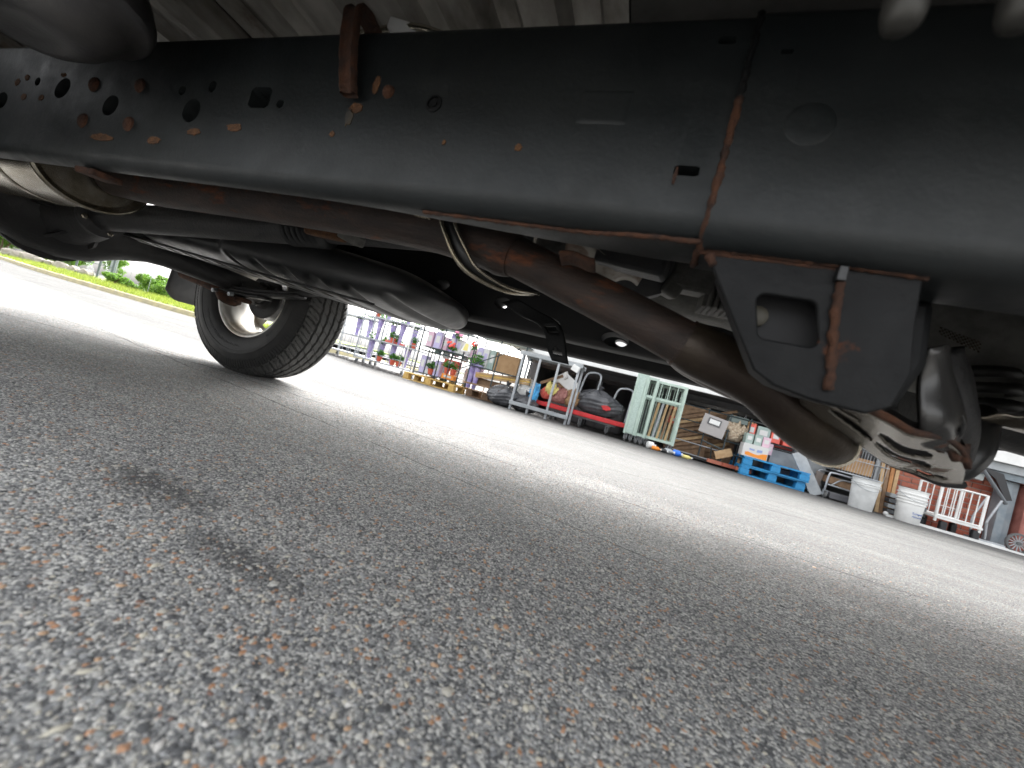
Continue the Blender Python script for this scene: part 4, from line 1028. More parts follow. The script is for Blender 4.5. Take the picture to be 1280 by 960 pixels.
# ---- pallets
def pallet(loc, label, m, W=1.0, D=.9, rz=0., group="pallets by the dock", nb=6):
    t = thing("pallet", loc, label, "pallet", group, rz)
    me = MB().bx(-W / 2, W / 2, -.045, .045, 0, .018).mesh("deck_board"); me.materials.append(m)
    for k in range(nb):
        o = bpy.data.objects.new("deck_board", me); COL.objects.link(o); o.parent = t; o.location = (0, -D / 2 + .05 + (D - .1) * k / (nb - 1), .118)
    mb_ = MB().box((0, 0, 0), (.12, .10, .078)).mesh("block"); mb_.materials.append(m)
    for x in (-W / 2 + .06, 0, W / 2 - .06):
        for y in (-D / 2 + .05, 0, D / 2 - .05):
            o = bpy.data.objects.new("block", mb_); COL.objects.link(o); o.parent = t; o.location = (x, y, .058)
            q = o.modifiers.new("bevel", 'BEVEL'); q.width = .006
    mr_ = MB().bx(-.05, .05, -D / 2, D / 2, 0, .018).mesh("stringer_board"); mr_.materials.append(m)
    for x in (-W / 2 + .06, 0, W / 2 - .06):
        o = bpy.data.objects.new("stringer_board", mr_); COL.objects.link(o); o.parent = t; o.location = (x, 0, .0985)
    m3 = MB().bx(-W / 2, W / 2, -.045, .045, 0, .017).mesh("base_board"); m3.materials.append(m)
    for y in (-D / 2 + .05, 0, D / 2 - .05):
        o = bpy.data.objects.new("base_board", m3); COL.objects.link(o); o.parent = t; o.location = (0, y, .001)
    return t
pallet((-3.62, 6.75, GY), "yellow wooden pallet under the black wire display rack", YELW, 1.12, .8, -.06)
pallet((-2.62, 7.05, GY), "brown wooden pallet between the yellow pallet and bin bag", WOOD, .75, .8, .05)
bp1 = pallet((2.03, 7.0, GY + .002), "blue pallet lying on the ground, lower of two stacked", BLUEP, .84, .75, .02)
pallet((2.06, 6.98, GY + .140), "blue pallet on top of another blue pallet under carton", BLUEP, .84, .75, -.03)

# ---- black wire display rack on the yellow pallet
def wire_rack(loc, label, W, D, H, zs, rz=0., m=DKWIRE):
    t = thing("wire_rack", loc, label, "wire rack", None, rz)
    for x in (-W / 2, 0, W / 2):
        for y in (-D / 2, D / 2): bar(t, "post", m, (x, y, 0), (x, y, H), .013, 6)
    for z in zs:
        b = MB()
        for y in (-D / 2, D / 2): bar(t, "rail", m, (-W / 2, y, z), (W / 2, y, z), .011)
        for x in (-W / 2, W / 2): bar(t, "rail", m, (x, -D / 2, z), (x, D / 2, z), .011)
        part(MB().bx(-W / 2 + .02, W / 2 - .02, -D / 2 + .02, D / 2 - .02, z - .008, z), "shelf", GRNB, t)
    return t
wr = wire_rack((-3.62, 6.75, GY + .137), "black wire display rack on yellow pallet, filled with packets and flowers", .92, .5, 1.25, (.05, .48, .56, .98))
for x in (-.24, .24): bar(wr, "post", DKWIRE, (x, -.25, .05), (x, -.25, .5), .010)
def carton(loc, d, m, label, cat="box", group=None, rz=0., name="carton", tape=False):
    t = thing(name, loc, label, cat, group, rz)
    part(MB().bx(-d[0] / 2, d[0] / 2, -d[1] / 2, d[1] / 2, 0, d[2]), "carton_body", m, t, 35, .004)
    if tape: part(MB().bx(-d[0] * .07, d[0] * .07, -d[1] / 2 - .002, d[1] / 2 + .002, d[2] * .98, d[2] + .002), "tape", PALEB, t)
    else:
        part(MB().bx(-d[0] * .3, d[0] * .3, -d[1] / 2 - .002, -d[1] / 2, d[2] * .35, d[2] * .75), "print_panel", PALEB if m is not PALEB else LILAC, t)
    return t
zr = GY + .137
PK = [(-3.98, .05, .10, .34, LILAC, "lilac packet at the left end of the black rack's bottom shelf"), (-3.84, .05, .10, .27, PALEB, "pale packet second along the black rack's bottom shelf"), (-3.66, .05, .12, .30, LILAC, "lilac packet in the middle of the rack's bottom shelf"),
      (-3.96, .56, .12, .30, PINKB, "pink packet at left above the rack's double rail"), (-3.80, .56, .13, .33, LILAC, "lilac packet second above the rack's double rail"), (-3.63, .56, .12, .26, PINKB, "pink packet beside the middle post above the rail"), (-3.48, .56, .11, .36, PURP, "deep purple packet right of the rack's middle post"),
      (-3.34, .56, .10, .28, PALEB, "white packet above the rail near the rack's right post"), (-3.40, .05, .26, .10, ORNG, "low orange carton at right on the rack's bottom shelf"), (-3.40, .24, .30, .13, REDBOX, "coral red carton hanging over the rack's green plants")]
for x, z, wd, h, m_, l_ in PK:
    o = carton((x, 6.66, zr + z + .002), (wd, .16, h), m_, l_, "packet" if h > .2 else "box", "packets on the black wire rack", random.uniform(-.12, .12), "packet" if h > .2 else "carton")
    if l_.startswith("coral"): o.location.z = zr + .30
for x, z, l_ in ((-3.78, .056, "green plant in red pot among lilac packets on the rack"), (-3.32, .155, "dark green plant in red pot on the orange carton"), (-3.45, .155, "dark green plant in red pot left on the orange carton"), (-3.56, .986, "green plant in red pot on the black rack's top shelf"), (-3.86, .986, "left-hand green plant in red pot on the rack's top shelf")):
    dup(p0, (x, 6.60, zr + z), random.uniform(0, 6), l_)
def flowers(loc, label, m, n=7, sp=.08):
    t = thing("flower_bunch", loc, label, "flowers", "flower bunches on the racks")
    leaves("foliage", LEAF3, t, [(0, 0, .05, sp, sp * .7, .06)], .03, 60)
    for k in range(n):
        part(MB().lathe([(.005, 0), (.024, .006), (.03, .02), (.018, .032), (0, .034)], (random.uniform(-sp, sp), random.uniform(-.06, 0), random.uniform(.04, .15)), (random.uniform(-.3, .3), -1, .4), 8), "bloom", m, t, 60)
    return t
REDF = mat("red_petal", (.75, .10, .07), .6); YELF = mat("yellow_petal", (.85, .65, .05), .6); PKF = mat("pink_petal", (.75, .28, .42), .6)
flowers((-3.72, 6.53, zr + .90), "red flowers near the top left of the black rack", REDF)
flowers((-3.42, 6.53, zr + .60), "coral flowers over the rail near the rack's right side", REDF, 6, .09)
flowers((-3.36, 6.53, zr + .82), "red and pink flowers at the upper right of the rack", PKF, 6)
flowers((-3.05, 6.60, zr + .70), "red flowers just right of the rack's end post", REDF, 5)
t = thing("paper_bag", (-3.10, 6.42, zr + .62), "white pointed paper bag with yellow patch hung on the rack's corner", "bag")
part(MB().prism([(-.10, 0), (.10, .02), (.05, .26), (.0, .30)], 0, .03, lambda x, z, d: (x, d, z)), "bag_body", WHITEP, t, 35, .006)
part(MB().prism([(-.06, .03), (.035, .03), (.03, .15), (-.03, .16)], -.003, .001, lambda x, z, d: (x, d, z)), "yellow_patch", YELB, t, 0)

PK2 = [(-3.98, 7.05, .62, .34), (-3.80, 7.07, .58, .30), (-3.60, 7.05, .66, .30), (-3.38, 7.06, .60, .36), (-3.20, 7.05, .64, .28), (-3.95, 7.06, .12, .36), (-3.72, 7.06, .10, .40), (-3.50, 7.05, .13, .34), (-3.22, 7.06, .12, .38), (-3.00, 7.05, .50, .40)]
PKL = ["top left pale pouch hanging behind the black rack", "second pouch from the left behind the rack's upper half", "middle pouch behind the rack's upper half", "fourth pouch behind the rack's upper half", "rightmost pouch behind the rack's upper half", "leftmost bundle behind the rack's bottom shelf", "second bundle behind the rack's bottom shelf", "third bundle behind the rack's bottom shelf", "rightmost bundle behind the rack's bottom shelf", "tall pale pouch filling the gap between both racks"]
bdp = thing("display_board", (-3.5, 7.2, ZF), "pale grey mesh board standing behind the black wire rack", "board")
for x in (-.62, .62): bar(bdp, "upright", GALV, (x, 0, 0), (x, 0, 1.15), .014)
for k in range(16): bar(bdp, "wire", GALV, (-.62, 0, .12 + .065 * k), (.62, 0, .12 + .065 * k), .005)
for (x, yy, z, h), l_ in zip(PK2, PKL):
    m_ = [PALEB, LILAC, GRNB, PINKB, PALEB][int(abs(x * 37)) % 5]
    o = crumple_pouch((x, yy, ZF + z), (.17, .10, h), m_, l_)
# ---- second rack / leaning mesh, planks and cardboard
wr2 = wire_rack((-2.45, 6.62, GY + .137), "black wire rack of cardboard and planks left of the steel table", .95, .45, 1.02, (.42, .97), 0.)
bar(wr2, "brace", DKWIRE, (-.62, -.26, .32), (.36, -.26, .90), .010)
b = carton((-2.34, 6.72, GY + .56), (.44, .3, .34), CARDB, "big brown cardboard box in the second black rack", "box", None, .06, "cardboard_box", True)
for k in range(3):
    t = MB().bx(-.5, .5, -.06, .06, 0, .032).build("wood_plank", WOODL if k != 1 else YELW, None, 35, .003)
    t.location = (-2.30, 6.50, GY + .42 + .036 * k); t.rotation_euler = (0, -.10 - .01 * k, .03 * k)
    tag(t, ["light wood plank at the bottom of the plank bundle under the brown box", "yellowish wood plank in the middle of the bundle under brown box", "light wood plank on top of the bundle under the brown box"][k], "plank", "planks under the cardboard box")
b = MB().bx(-.48, .48, -.04, .04, 0, .03).build("wood_plank", WOOD, None, 35, .003); b.location = (-2.45, 6.40, GY + .24); b.rotation_euler = (0, -.03, .1)
tag(b, "dark brown plank lying low beside the black bin bag", "plank")
b = MB().bx(-.42, .42, -.22, .22, 0, .14).build("wood_crate", WOOD, None, 35, .004); b.location = (-2.5, 6.78, GY + .24)
tag(b, "brown wooden box under the plank bundle beside the rack", "crate")
PKB = [(-2.88, .50, LILAC), (-2.75, .50, PALEB), (-2.62, .50, GRNB)]
for (x, z, m_), l_ in zip(PKB, ("lilac packet leaning in the second rack's left end", "pale packet second in the second rack", "grey green packet beside the brown cardboard box")):
    carton((x, 6.62, GY + .135 + z - .07), (.11, .12, .36), m_, l_, "packet", "packets in the second rack", random.uniform(-.1, .1), "packet")
dup(s0, (-2.80, 6.50, GY + .15), 1., "plant in purple sleeve low at the left of the second rack"); dup(s0, (-2.92, 6.52, GY + .15), 2., "plant in purple sleeve beside the yellow pallet's end")

# ---- bin bags
def bin_bag(loc, d, label, seed, rz=0., lean=0.):
    r0 = random.Random(seed); ph = [r0.uniform(0, 6.28) for _ in range(12)]
    b = MB()
    def f(u, v):
        a = 2 * pi * u; e = pi * v
        q = 1 + .10 * sin(3 * a + ph[0]) * sin(2 * e + ph[1]) + .07 * sin(7 * a + ph[2] + 3 * e) + .04 * sin(13 * a + ph[3] + 5 * v) + .035 * sin(19 * e + 5 * a + ph[4])
        s_ = sin(e) ** .75
        top = 1 - .45 * max(0, (1 - v) - .6) / .4
        return (d[0] / 2 * s_ * q * cos(a) * top + lean * (1 - v), d[1] / 2 * s_ * q * sin(a) * top, d[2] * (.5 + .5 * cos(e)) * (1 + .06 * sin(4 * a + ph[5])))
    b.grid(f, 64, 36, closeu=True)
    t = thing("bin_bag", loc, label, "bin bag", "black bin bags", rz)
    part(b, "bag_body", BAG, t, 180)
    b = MB(); b.lathe([(.02, -.02), (.016, .01), (.035, .05), (.05, .09), (.02, .06)], (lean * .95, 0, d[2]), (.3, -.2, 1), 9); part(b, "tied_neck", BAG, t, 60)
    return t
bin_bag((-2.16, 6.42, gz(6.42)), (.62, .50, .35), "black bin bag on the ground left of the steel table's legs", 3)
bin_bag((-1.80, 6.48, gz(6.48)), (.52, .45, .28), "grey black bin bag on the ground behind the steel table's legs", 5)

# ---- steel table frame
t = thing("table_frame", (-1.45, 6.35, gz(6.35)), "empty grey steel table frame with perforated legs in front of rubbish", "table")
for x in (-.50, -.20, .12, .45):
    b = MB(); b.bx(x - .018, x + .018, -.16, -.12, 0, .93); part(b, "leg", GALV, t, 35, .003)
for x in (-.50, .45):
    b = MB(); b.bx(x - .018, x + .018, .22, .26, 0, .93); part(b, "leg", GALV, t, 35, .003)
b = MB(); b.bx(-.56, .50, -.17, -.121, .931, 1.0); part(b, "top_beam", GREY, t, 35, .004)
b = MB(); b.bx(-.56, .50, .22, .27, .931, 1.0); part(b, "top_beam", GREY, t, 35, .004)
b = MB(); b.bx(-.56, .50, -.118, .218, .97, .985); part(b, "top_sheet", GREY, t)
b = MB(); b.bx(-.52, .48, -.205, -.162, .09, .15); part(b, "low_beam", GREY, t, 35, .004)
b = MB(); b.box((.40, -.18, .905), (.12, .05, .10), 0, 0, .35); part(b, "gusset", WHITEP, t, 35, .004)

# ---- rubbish behind the table
def crumple(loc, d, m, label, cat, seed, name):
    r0 = random.Random(seed); ph = [r0.uniform(0, 6.28) for _ in range(8)]; b = MB()
    def f(u, v):
        a = 2 * pi * u; e = pi * v
        q = 1 + .18 * sin(3 * a + ph[0]) * sin(3 * e + ph[1]) + .12 * sin(8 * a + ph[2] + 4 * e) + .08 * sin(15 * e + ph[3] + 6 * a)
        return (d[0] / 2 * sin(e) ** .7 * q * cos(a), d[1] / 2 * sin(e) ** .7 * q * sin(a), d[2] * (.5 + .5 * cos(e)) * q)
    b.grid(f, 28, 18, closeu=True); o = b.build(name, m, None, 30); o.location = loc; return tag(o, label, cat)
crumple((-1.86, 6.62, .13), (.34, .3, .30), WHITEP, "white plastic bag beside the blue one under the table frame", "bag", 1, "plastic_bag")
crumple((-1.70, 6.55, .10), (.16, .2, .30), SKYB, "light blue plastic bag under the steel table frame", "bag", 2, "plastic_bag")
crumple((-1.44, 6.62, .30), (.20, .2, .20), YELB, "yellow plastic bag on the red cart's rubbish", "bag", 3, "plastic_bag")
crumple((-1.30, 6.70, .21), (.36, .25, .22), mat("pinkish_rag", (.45, .22, .20), .8, 0, (.30, .13, .11), 22), "dull pink heap of rags on the red flatbed cart", "rag", 4, "rag_heap")
crumple((-1.08, 6.72, .20), (.26, .25, .26), CARDB, "crushed brown cardboard on the red cart beside the rags", "cardboard", 6, "crushed_box")
crumple((-1.52, 6.66, .22), (.18, .2, .18), REDBOX, "red crumpled wrapper at the left end of the cart", "wrapper", 8, "wrapper")
t = thing("open_box", (-1.22, 6.82, .60), "opened white cardboard box tipped over above the rubbish on the cart", "box")
b = MB(); b.box((0, 0, 0), (.34, .02, .22), .1, -.3, .5); part(b, "flap", WHITEP, t, 0); b = MB(); b.box((-.15, .04, .06), (.26, .02, .16), -.3, -.5, -.6); part(b, "flap", PALEB, t, 0)
b = MB(); b.box((-.02, .12, -.08), (.30, .22, .16), .1, 0, .5); part(b, "box_body", CARDB, t)
b = MB().box((0, 0, 0), (.42, .03, .05)).build("wood_batten", WOOD, None); b.location = (-1.50, 6.72, .58); b.rotation_euler = (0, -.55, .1); tag(b, "thin brown batten sloping up to the white box", "batten")

# ---- red flatbed cart with loop handles
rc = thing("flatbed_cart", (-.85, 6.98, ZF), "red flatbed cart with grey loop handles and casters carrying rubbish", "cart")
b = MB(); b.bx(-.78, .72, -.33, .33, .225, .262); part(b, "deck", mat("deck_board", (.22, .2, .18), .8), rc)
b = MB(); b.bx(-.80, .74, -.37, -.331, .20, .275); part(b, "edge_rail", REDP, rc, 35, .01)
b = MB(); b.bx(-.80, .74, .331, .37, .20, .275); part(b, "edge_rail", REDP, rc, 35, .01)
b = MB(); b.bx(-.60, .58, -.22, -.16, .165, .224); b.bx(-.60, .58, .16, .22, .165, .224); part(b, "under_frame", GALV, rc)
for x, y in ((.0, -.22), (.46, -.22), (-.5, -.22), (.0, .22), (.46, .22), (-.5, .22)): trolley_caster(rc, x, y, .066)
for x0, h in ((.10, .98), (.68, .84)):
    pts = smooth_pts([(x0 - .30, -.1, .26), (x0 - .25, -.1, h * .62), (x0 - .20, -.1, h * .93), (x0 - .10, -.1, h), (x0 - .0, -.1, h), (x0 + .05, -.1, h * .93), (x0 + .04, -.1, h * .6), (x0 + .03, -.1, .26)], 30)
    part(MB().tube(pts, .018, 10), "handle_loop", GALV, rc, 180)
bb_ = bin_bag((-.62, 6.88, .17), (.80, .5, .42), "large black bin bag with red print on the red flatbed cart", 11, .1, -.05)
part(MB().prism(blob_poly(.12, .17, .07, .04), -.01, .01, lambda x, z, d: (x, -.262 + d, z)), "red_print", REDP, bb_, 0)

# ---- mint roll cages
def roll_cage(loc, label, W, D, H, m, nv, rz=0., low=.16, mid=.78, solid_left=False):
    t = thing("roll_cage", loc, label, "roll cage", "roll cages by the dock", rz)
    for x in (-W / 2, W / 2):
        for y in (-D / 2, D / 2):
            b = MB(); b.bx(x - .018, x + .018, y - .015, y + .015, low - .03, H); part(b, "post", m, t, 35, .004)
    for y in (-D / 2, D / 2):
        for z in (low, mid, H - .02):
            b = MB(); b.bx(-W / 2 + .019, W / 2 - .019, y - .012, y + .012, z - .02, z + .02); part(b, "rail", m, t, 35, .003)
    for k in range(nv):
        x = -W / 2 + W * (k + 1) / (nv + 1)
        bar(t, "vertical_bar", m, (x, D / 2, low), (x, D / 2, H), .008)
        if k % 2 == 0 and nv > 3: bar(t, "vertical_bar", m, (x, -D / 2, mid), (x, -D / 2, H), .008)
    for k in range(4):
        y = -D / 2 + D * (k + 1) / 5
        for x in (-W / 2, W / 2): bar(t, "side_bar", m, (x, y, low), (x, y, H), .007)
    b = MB(); b.bx(-W / 2 + .02, W / 2 - .02, -D / 2 + .014, D / 2 - .014, low - .02, low); part(b, "base_plate", m, t)
    if solid_left:
        b = MB(); b.bx(-W / 2 + .02, W / 2 - .02, -D / 2 - .02, -D / 2 - .015, low, H - .03); part(b, "mesh_panel", mat("mint_mesh", (.46, .56, .50), .6, .1, (.36, .46, .41), 60), t)
    for x in (-W / 2 + .03, W / 2 - .03):
        for y in (-D / 2 + .04, D / 2 - .04): trolley_caster(t, x, y, .055)
    return t
g1 = roll_cage((-.03, 6.72, gz(6.72)), "narrow mint green roll cage folded next to the flatbed cart", .14, .55, 1.12, MINT, 3, 0., solid_left=True)
g1b = roll_cage((.13, 6.74, gz(6.74)), "mint green roll cage nested in the middle of the three", .13, .55, 1.08, MINT, 2, 0.)
g2 = roll_cage((.42, 6.76, gz(6.76)), "wide mint green roll cage holding wooden slats, right of the others", .42, .5, 1.06, MINT, 6, 0.)
for k in range(5):
    o = MB().bx(-.018, .018, -.012, .012, 0, .58).build("wood_slat", [WOODL, GALV, WOODL, WOOD, WOODL][k], None); o.location = (.27 + .065 * k, 6.75 + .02 * k, gz(6.8) + .165); o.rotation_euler = (0, .06, 0); o.name = "batten"
    tag(o, ["light wood slat nearest the left post inside the mint cage", "grey metal slat inside the wide mint cage", "light wood slat in the middle of the mint cage", "dark wood slat inside the wide mint cage", "light wood slat nearest the right post inside the mint cage"][k], "batten", "battens standing in the mint cage")
for z, l_ in ((.70, "upper coral carton behind the mint cage's right post"), (.47, "lower coral carton behind the mint cage's right post")):
    o = carton((.60, 7.12, z - .09), (.14, .1, .12), REDBOX, l_, "box", "coral cartons behind the mint cage")
# litter in front
for x, y, r, h, m_, l_ in ((.33, 6.44, .055, .12, WHITEP, "white plastic tub lying at the mint cage's foot"), (.41, 6.40, .03, .13, ORNG, "orange bottle lying at the mint cage's foot"), (.60, 6.44, .04, .14, GALV, "silver can lying by the mint cage's right caster"), (.72, 6.46, .045, .13, BLUEB, "blue bottle lying right of the mint cage"), (.86, 6.50, .028, .14, YELB, "yellow green bottle lying by the wire crate"), (.52, 6.42, .03, .12, BLKP, "black bottle lying between the can and orange bottle")):
    t = thing("bottle", (x, y, gz(y) + r), l_, "bottle", "litter at the foot of the mint cage", random.uniform(-.5, .5))
    part(MB().lathe([(r * .8, -h / 2), (r, -h / 2 + .01), (r, h * .2), (r * .45, h * .42), (r * .4, h * .5)], (0, 0, 0), (1, 0, 0), 12), "bottle_body", m_, t, 40)
    part(MB().lathe([(r * .5, h * .5), (r * .5, h * .62), (0, h * .62)], (0, 0, 0), (1, 0, 0), 12), "cap", WHITEP, t, 40)

# ---- wire crate full of slatted pallets
wc = thing("wire_crate", (1.17, 7.05, ZF), "rusty wire crate full of brown wooden slats right of mint cages", "wire crate")
for x in (-.50, -.10, .22, .50):
    for y in (-.14, .35): bar(wc, "post", DKWIRE, (x, y, .06), (x, y, .86), .012)
for z in (.08, .26, .44, .60, .84):
    bar(wc, "rail", DKWIRE if z > .3 else GALV, (-.50, -.145, z), (.50, -.145, z - .02), .010)
bar(wc, "rail", DKWIRE, (-.1, -.16, .34), (.52, -.16, .22), .013)
b = MB(); b.bx(-.52, .52, -.16, .37, .03, .055); part(b, "base_plate", BLKP, wc)
for x in (.05, .16): bar(wc, "strut", DKWIRE, (x, -.165, .29), (x + .03, -.165, .06), .008)
sp_ = MB().bx(-.36, .36, -.02, .02, -.045, .045).mesh("slat_stack"); 
wp = [thing("slatted_panel", (.83, 7.12 , ZF), "brown slatted wooden panel filling the left of the wire crate", "wooden panel"), thing("slatted_panel", (1.25, 7.25, ZF), "brown slatted wooden panel behind the framed notice in the crate", "wooden panel")]
ms_ = MB().bx(-.30, .30, -.012, .012, -.022, .022).mesh("slat"); ms_.materials.append(WOOD)
ml_ = ms_.copy(); ml_.materials.clear(); ml_.materials.append(WOODL)
for w_, nx in ((wp[0], 9), (wp[1], 10)):
    for k in range(nx):
        o = bpy.data.objects.new("slat", ml_ if k % 4 == 2 else ms_); COL.objects.link(o); o.parent = w_; o.location = (0, random.uniform(-.01, .01), .12 + .078 * k); o.rotation_euler = (0, -.42, 0)
    b = MB(); b.bx(-.28, .36, .03, .05, .05, .85); part(b, "backing", WOOD, w_)
t = thing("framed_notice", (1.17, 6.86, .52), "pale grey board with framed white notice on the wire crate", "notice")
b = MB(); b.box((0, 0, -.02), (.36, .012, .30), 0, 0, .12); part(b, "board", mat("grey_board", (.36, .34, .33), .6), t)
b = MB(); b.box((0, -.012, .04), (.19, .010, .105), 0, 0, .12); part(b, "notice_frame", mat("dark_frame", (.10, .10, .105), .5), t)
b = MB(); b.box((0, -.018, .04), (.15, .004, .07), 0, 0, .12); part(b, "paper", WHITEP, t)
crumple((1.50, 6.98, .34), (.30, .22, .30), mat("shredded_paper", (.52, .44, .33), .8, 0, (.30, .22, .15), 40, .4, .6, bump=1., bscale=50), "heap of torn tan packing paper at the crate's right end", "paper", 12, "packing_paper")
o = MB().box((0, 0, 0), (.26, .22, .10)).build("grey_tray", mat("dark_green_grey", (.12, .15, .14), .6), None); o.location = (1.50, 7.02, .69); tag(o, "dark grey green tray on top of the packing paper", "tray")
for k, l_ in enumerate(("first tan lath leaning at the crate's right corner", "second tan lath leaning at the crate's right corner", "third, reddish lath leaning at the crate's right corner")):
    o = MB().bx(-.014, .014, -.01, .01, 0, .80).build("lath", [WOODL, WOODL, mat("red_lath", (.38, .14, .08), .8)][k], None); o.location = (1.64 + .045 * k, 6.93 + .012 * k, ZF + .01); o.rotation_euler = (-.05, .03, 0); tag(o, l_, "lath", "laths leaning at the crate corner")
o = MB().box((0, 0, 0), (.24, .02, .12), 0, 0, -.5).build("offcut_board", WOODL, None); o.location = (1.40, 6.86, .12); tag(o, "light offcut board leaning low in the wire crate", "board")
for k in range(3):
    o = MB().box((0, 0, 0), (.22, .08, .05)).build("brick_rubble", [BRICKM2, BRICKM, BRICKM2][k], None); o.location = (1.30 + .2 * k, 6.80, GY + .06); o.rotation_euler = (0, 0, .2 * k); tag(o, ["broken brick at the left below the wire crate", "middle broken brick below the wire crate", "broken brick at the right below the wire crate"][k], "brick", "broken bricks below the crate")

# ---- shelf of red boxes, carton on the pallets, cabinet
sh = thing("shelf_unit", (2.02, 7.12, ZF), "black shelf unit stacked with red cartons behind the blue pallets", "shelves")
for x in (-.42, .02, .46):
    for y in (-.12, .2): bar(sh, "post", BLKP, (x, y, 0), (x, y, .90), .014)
for z in (.58, .84):
    b = MB(); b.bx(-.44, .80, -.13, .21, z - .02, z); part(b, "shelf", BLKP, sh)
for x, z, wd, h, m_, l_ in ((1.72, .58, .10, .21, REDBOX, "red carton at the left end of the upper shelf"), (1.88, .58, .18, .20, GRNB, "grey green carton on the upper shelf"), (2.05, .58, .13, .19, REDBOX, "red and white carton right on the upper shelf"), (2.24, .58, .16, .15, REDBOX, "red carton on the upper shelf past the middle post"),
                       (1.72, .385, .12, .15, REDBOX, "small red carton at left under the black shelf"), (1.86, .385, .13, .16, GRNB, "grey green carton under the black shelf"), (2.00, .385, .10, .17, PINKB, "pink carton under the black shelf")):
    carton((x, 7.04, ZF + z + .003), (wd, .18, h), m_, l_, "box", "cartons on the black shelf unit", random.uniform(-.05, .05))
for x, wd, m_, l_ in ((2.24, .24, REDBOX, "coral carton on the cabinet top beside the shelf post"), (2.45, .13, PALEB, "white carton on the cabinet top"), (2.60, .14, REDBOX, "small coral carton at the right on the cabinet top")):
    carton((x, 7.22, .43), (wd, .18, .15), m_, l_, "box", "cartons on the grey cabinet", random.uniform(-.05, .05))
cbx = thing("printed_carton", (1.76, 6.78, GY + .2795), "white carton with orange wave print standing on the blue pallets", "carton", None, -.03)
part(MB().bx(-.165, .165, -.12, .12, 0, .19), "carton_body", PALEB, cbx, 35, .003)
part(MB().prism([(-.12, .02), (.160, .004), (.160, .095), (.10, .085), (.04, .055), (-.03, .06), (-.09, .075), (-.13, .06)], -.004, .001, lambda x, z, d: (x, -.12 + d, z)), "orange_wave", ORNG, cbx, 0)
part(MB().prism([(-.08, .105), (-.01, .10), (-.01, .125), (-.08, .13)], -.003, .001, lambda x, z, d: (x, -.12 + d, z)), "blue_mark", mat("pale_blue_print", (.25, .32, .55), .6), cbx, 0)
part(MB().prism([(.02, .09), (.09, .10), (.09, .135), (.02, .13)], -.003, .001, lambda x, z, d: (x, -.12 + d, z)), "blue_mark", MATS["pale_blue_print"], cbx, 0)
part(MB().bx(-.13, .13, -.10, .10, .19, .193), "tape", PALEB, cbx)
for x, m_, l_ in ((1.66, GRNB, "left-hand grey green carton standing on the printed white carton"), (1.78, GRNB, "middle grey green carton standing on the printed white carton"), (1.89, PINKB, "pink carton standing at the right on the printed white carton")):
    carton((x, 6.80, GY + .474), (.10, .14, .15), m_, l_, "box", "cartons on the printed carton", random.uniform(-.05, .05))
cab_ = thing("metal_cabinet", (2.42, 7.33, ZF), "low pale grey metal cabinet behind the blue pallets", "cabinet")
part(MB().bx(-.42, .42, -.20, .2, .03, .52), "cabinet_body", GREY, cab_, 35, .01); part(MB().bx(-.42, .42, -.21, -.201, .49, .51), "dark_edge", BLKP, cab_)
part(MB().prism([(-.38, .19), (.05, .235), (.05, .245), (-.38, .235)], -.008, 0, lambda x, z, d: (x, -.20 + d, z)), "dark_gap", BLKP, cab_, 0); part(MB().bx(.10, .40, -.206, -.2, .06, .46), "door", GREY, cab_, 35, .003)
rp = thing("grey_plank", (2.62, 6.70, GY), "wide grey plank leaning steeply beside the blue pallets", "plank")
b = MB(); b.box((-.15, .04, .265), (.15, .035, .62), 0, -.10, -.56); part(b, "plank_body", GREY, rp, 35, .004)
b = MB(); b.box((.06, .22, .17), (.09, .02, .34), .1, -.1, .15); part(b, "edge_strip", mat("brown_grey", (.22, .19, .17), .8), rp)

# ---- shopping cart
sc = thing("shopping_cart", (3.0, 6.85, gz(6.85)), "chrome wire shopping cart with blue handle behind the clear bucket", "shopping cart")
for z, i_ in ((.42, .0), (.62, .02), (.80, .035)):
    for y in (-.2 - i_, .2 + i_): bar(sc, "basket_rail", GALV, (-.22, y, z), (.30 + i_, y, z), .007)
    for x in (-.22, .30 + i_): bar(sc, "basket_rail", GALV, (x, -.2 - i_, z), (x, .2 + i_, z), .007)
b = MB()
for k in range(16):
    x = -.21 + .034 * k; b.tube([(x, -.2, .42), (x + .004, -.235, .80)], .0028, 4); b.tube([(x, .2, .42), (x + .004, .235, .80)], .0028, 4)
part(b, "basket_mesh", GALV, sc)['kind'] = 'stuff'
b = MB(); b.bx(-.2, .28, -.19, .19, .425, .43); part(b, "basket_floor", GALV, sc)
for s_ in (-1, 1):
    pts = smooth_pts([(-.30, s_ * .17, .10), (-.29, s_ * .17, .33), (-.24, s_ * .17, .375), (.0, s_ * .17, .37), (.22, s_ * .17, .36)], 16)
    part(MB().tube(pts, .013, 8), "frame_tube", GALV, sc, 180)
    pts = smooth_pts([(-.22, s_ * .13, .20), (-.12, s_ * .13, .30), (.0, s_ * .13, .31), (.18, s_ * .13, .30)], 12); part(MB().tube(pts, .011, 8), "frame_tube", GALV, sc, 180)
    bar(sc, "frame_tube", GALV, (-.28, s_ * .17, .20), (.22, s_ * .17, .18), .011, 8)
    for x in (-.29, .22): trolley_caster(sc, x, s_ * .17, .05)
b = MB(); b.box((.0, -.16, .90), (.26, .05, .06), 0, 0, .1); b.box((-.02, .02, .88), (.20, .3, .02)); part(b, "blue_handle", BLUEB, sc, 35, .012)
o = MB().box((0, 0, 0), (.34, .3, .10)).build("wooden_tray", WOOD, None, 35, .004); o.location = (2.92, 6.88, .155); o.rotation_euler = (0, .1, 0); tag(o, "brown wooden tray lying on the shopping cart's lower frame", "tray")
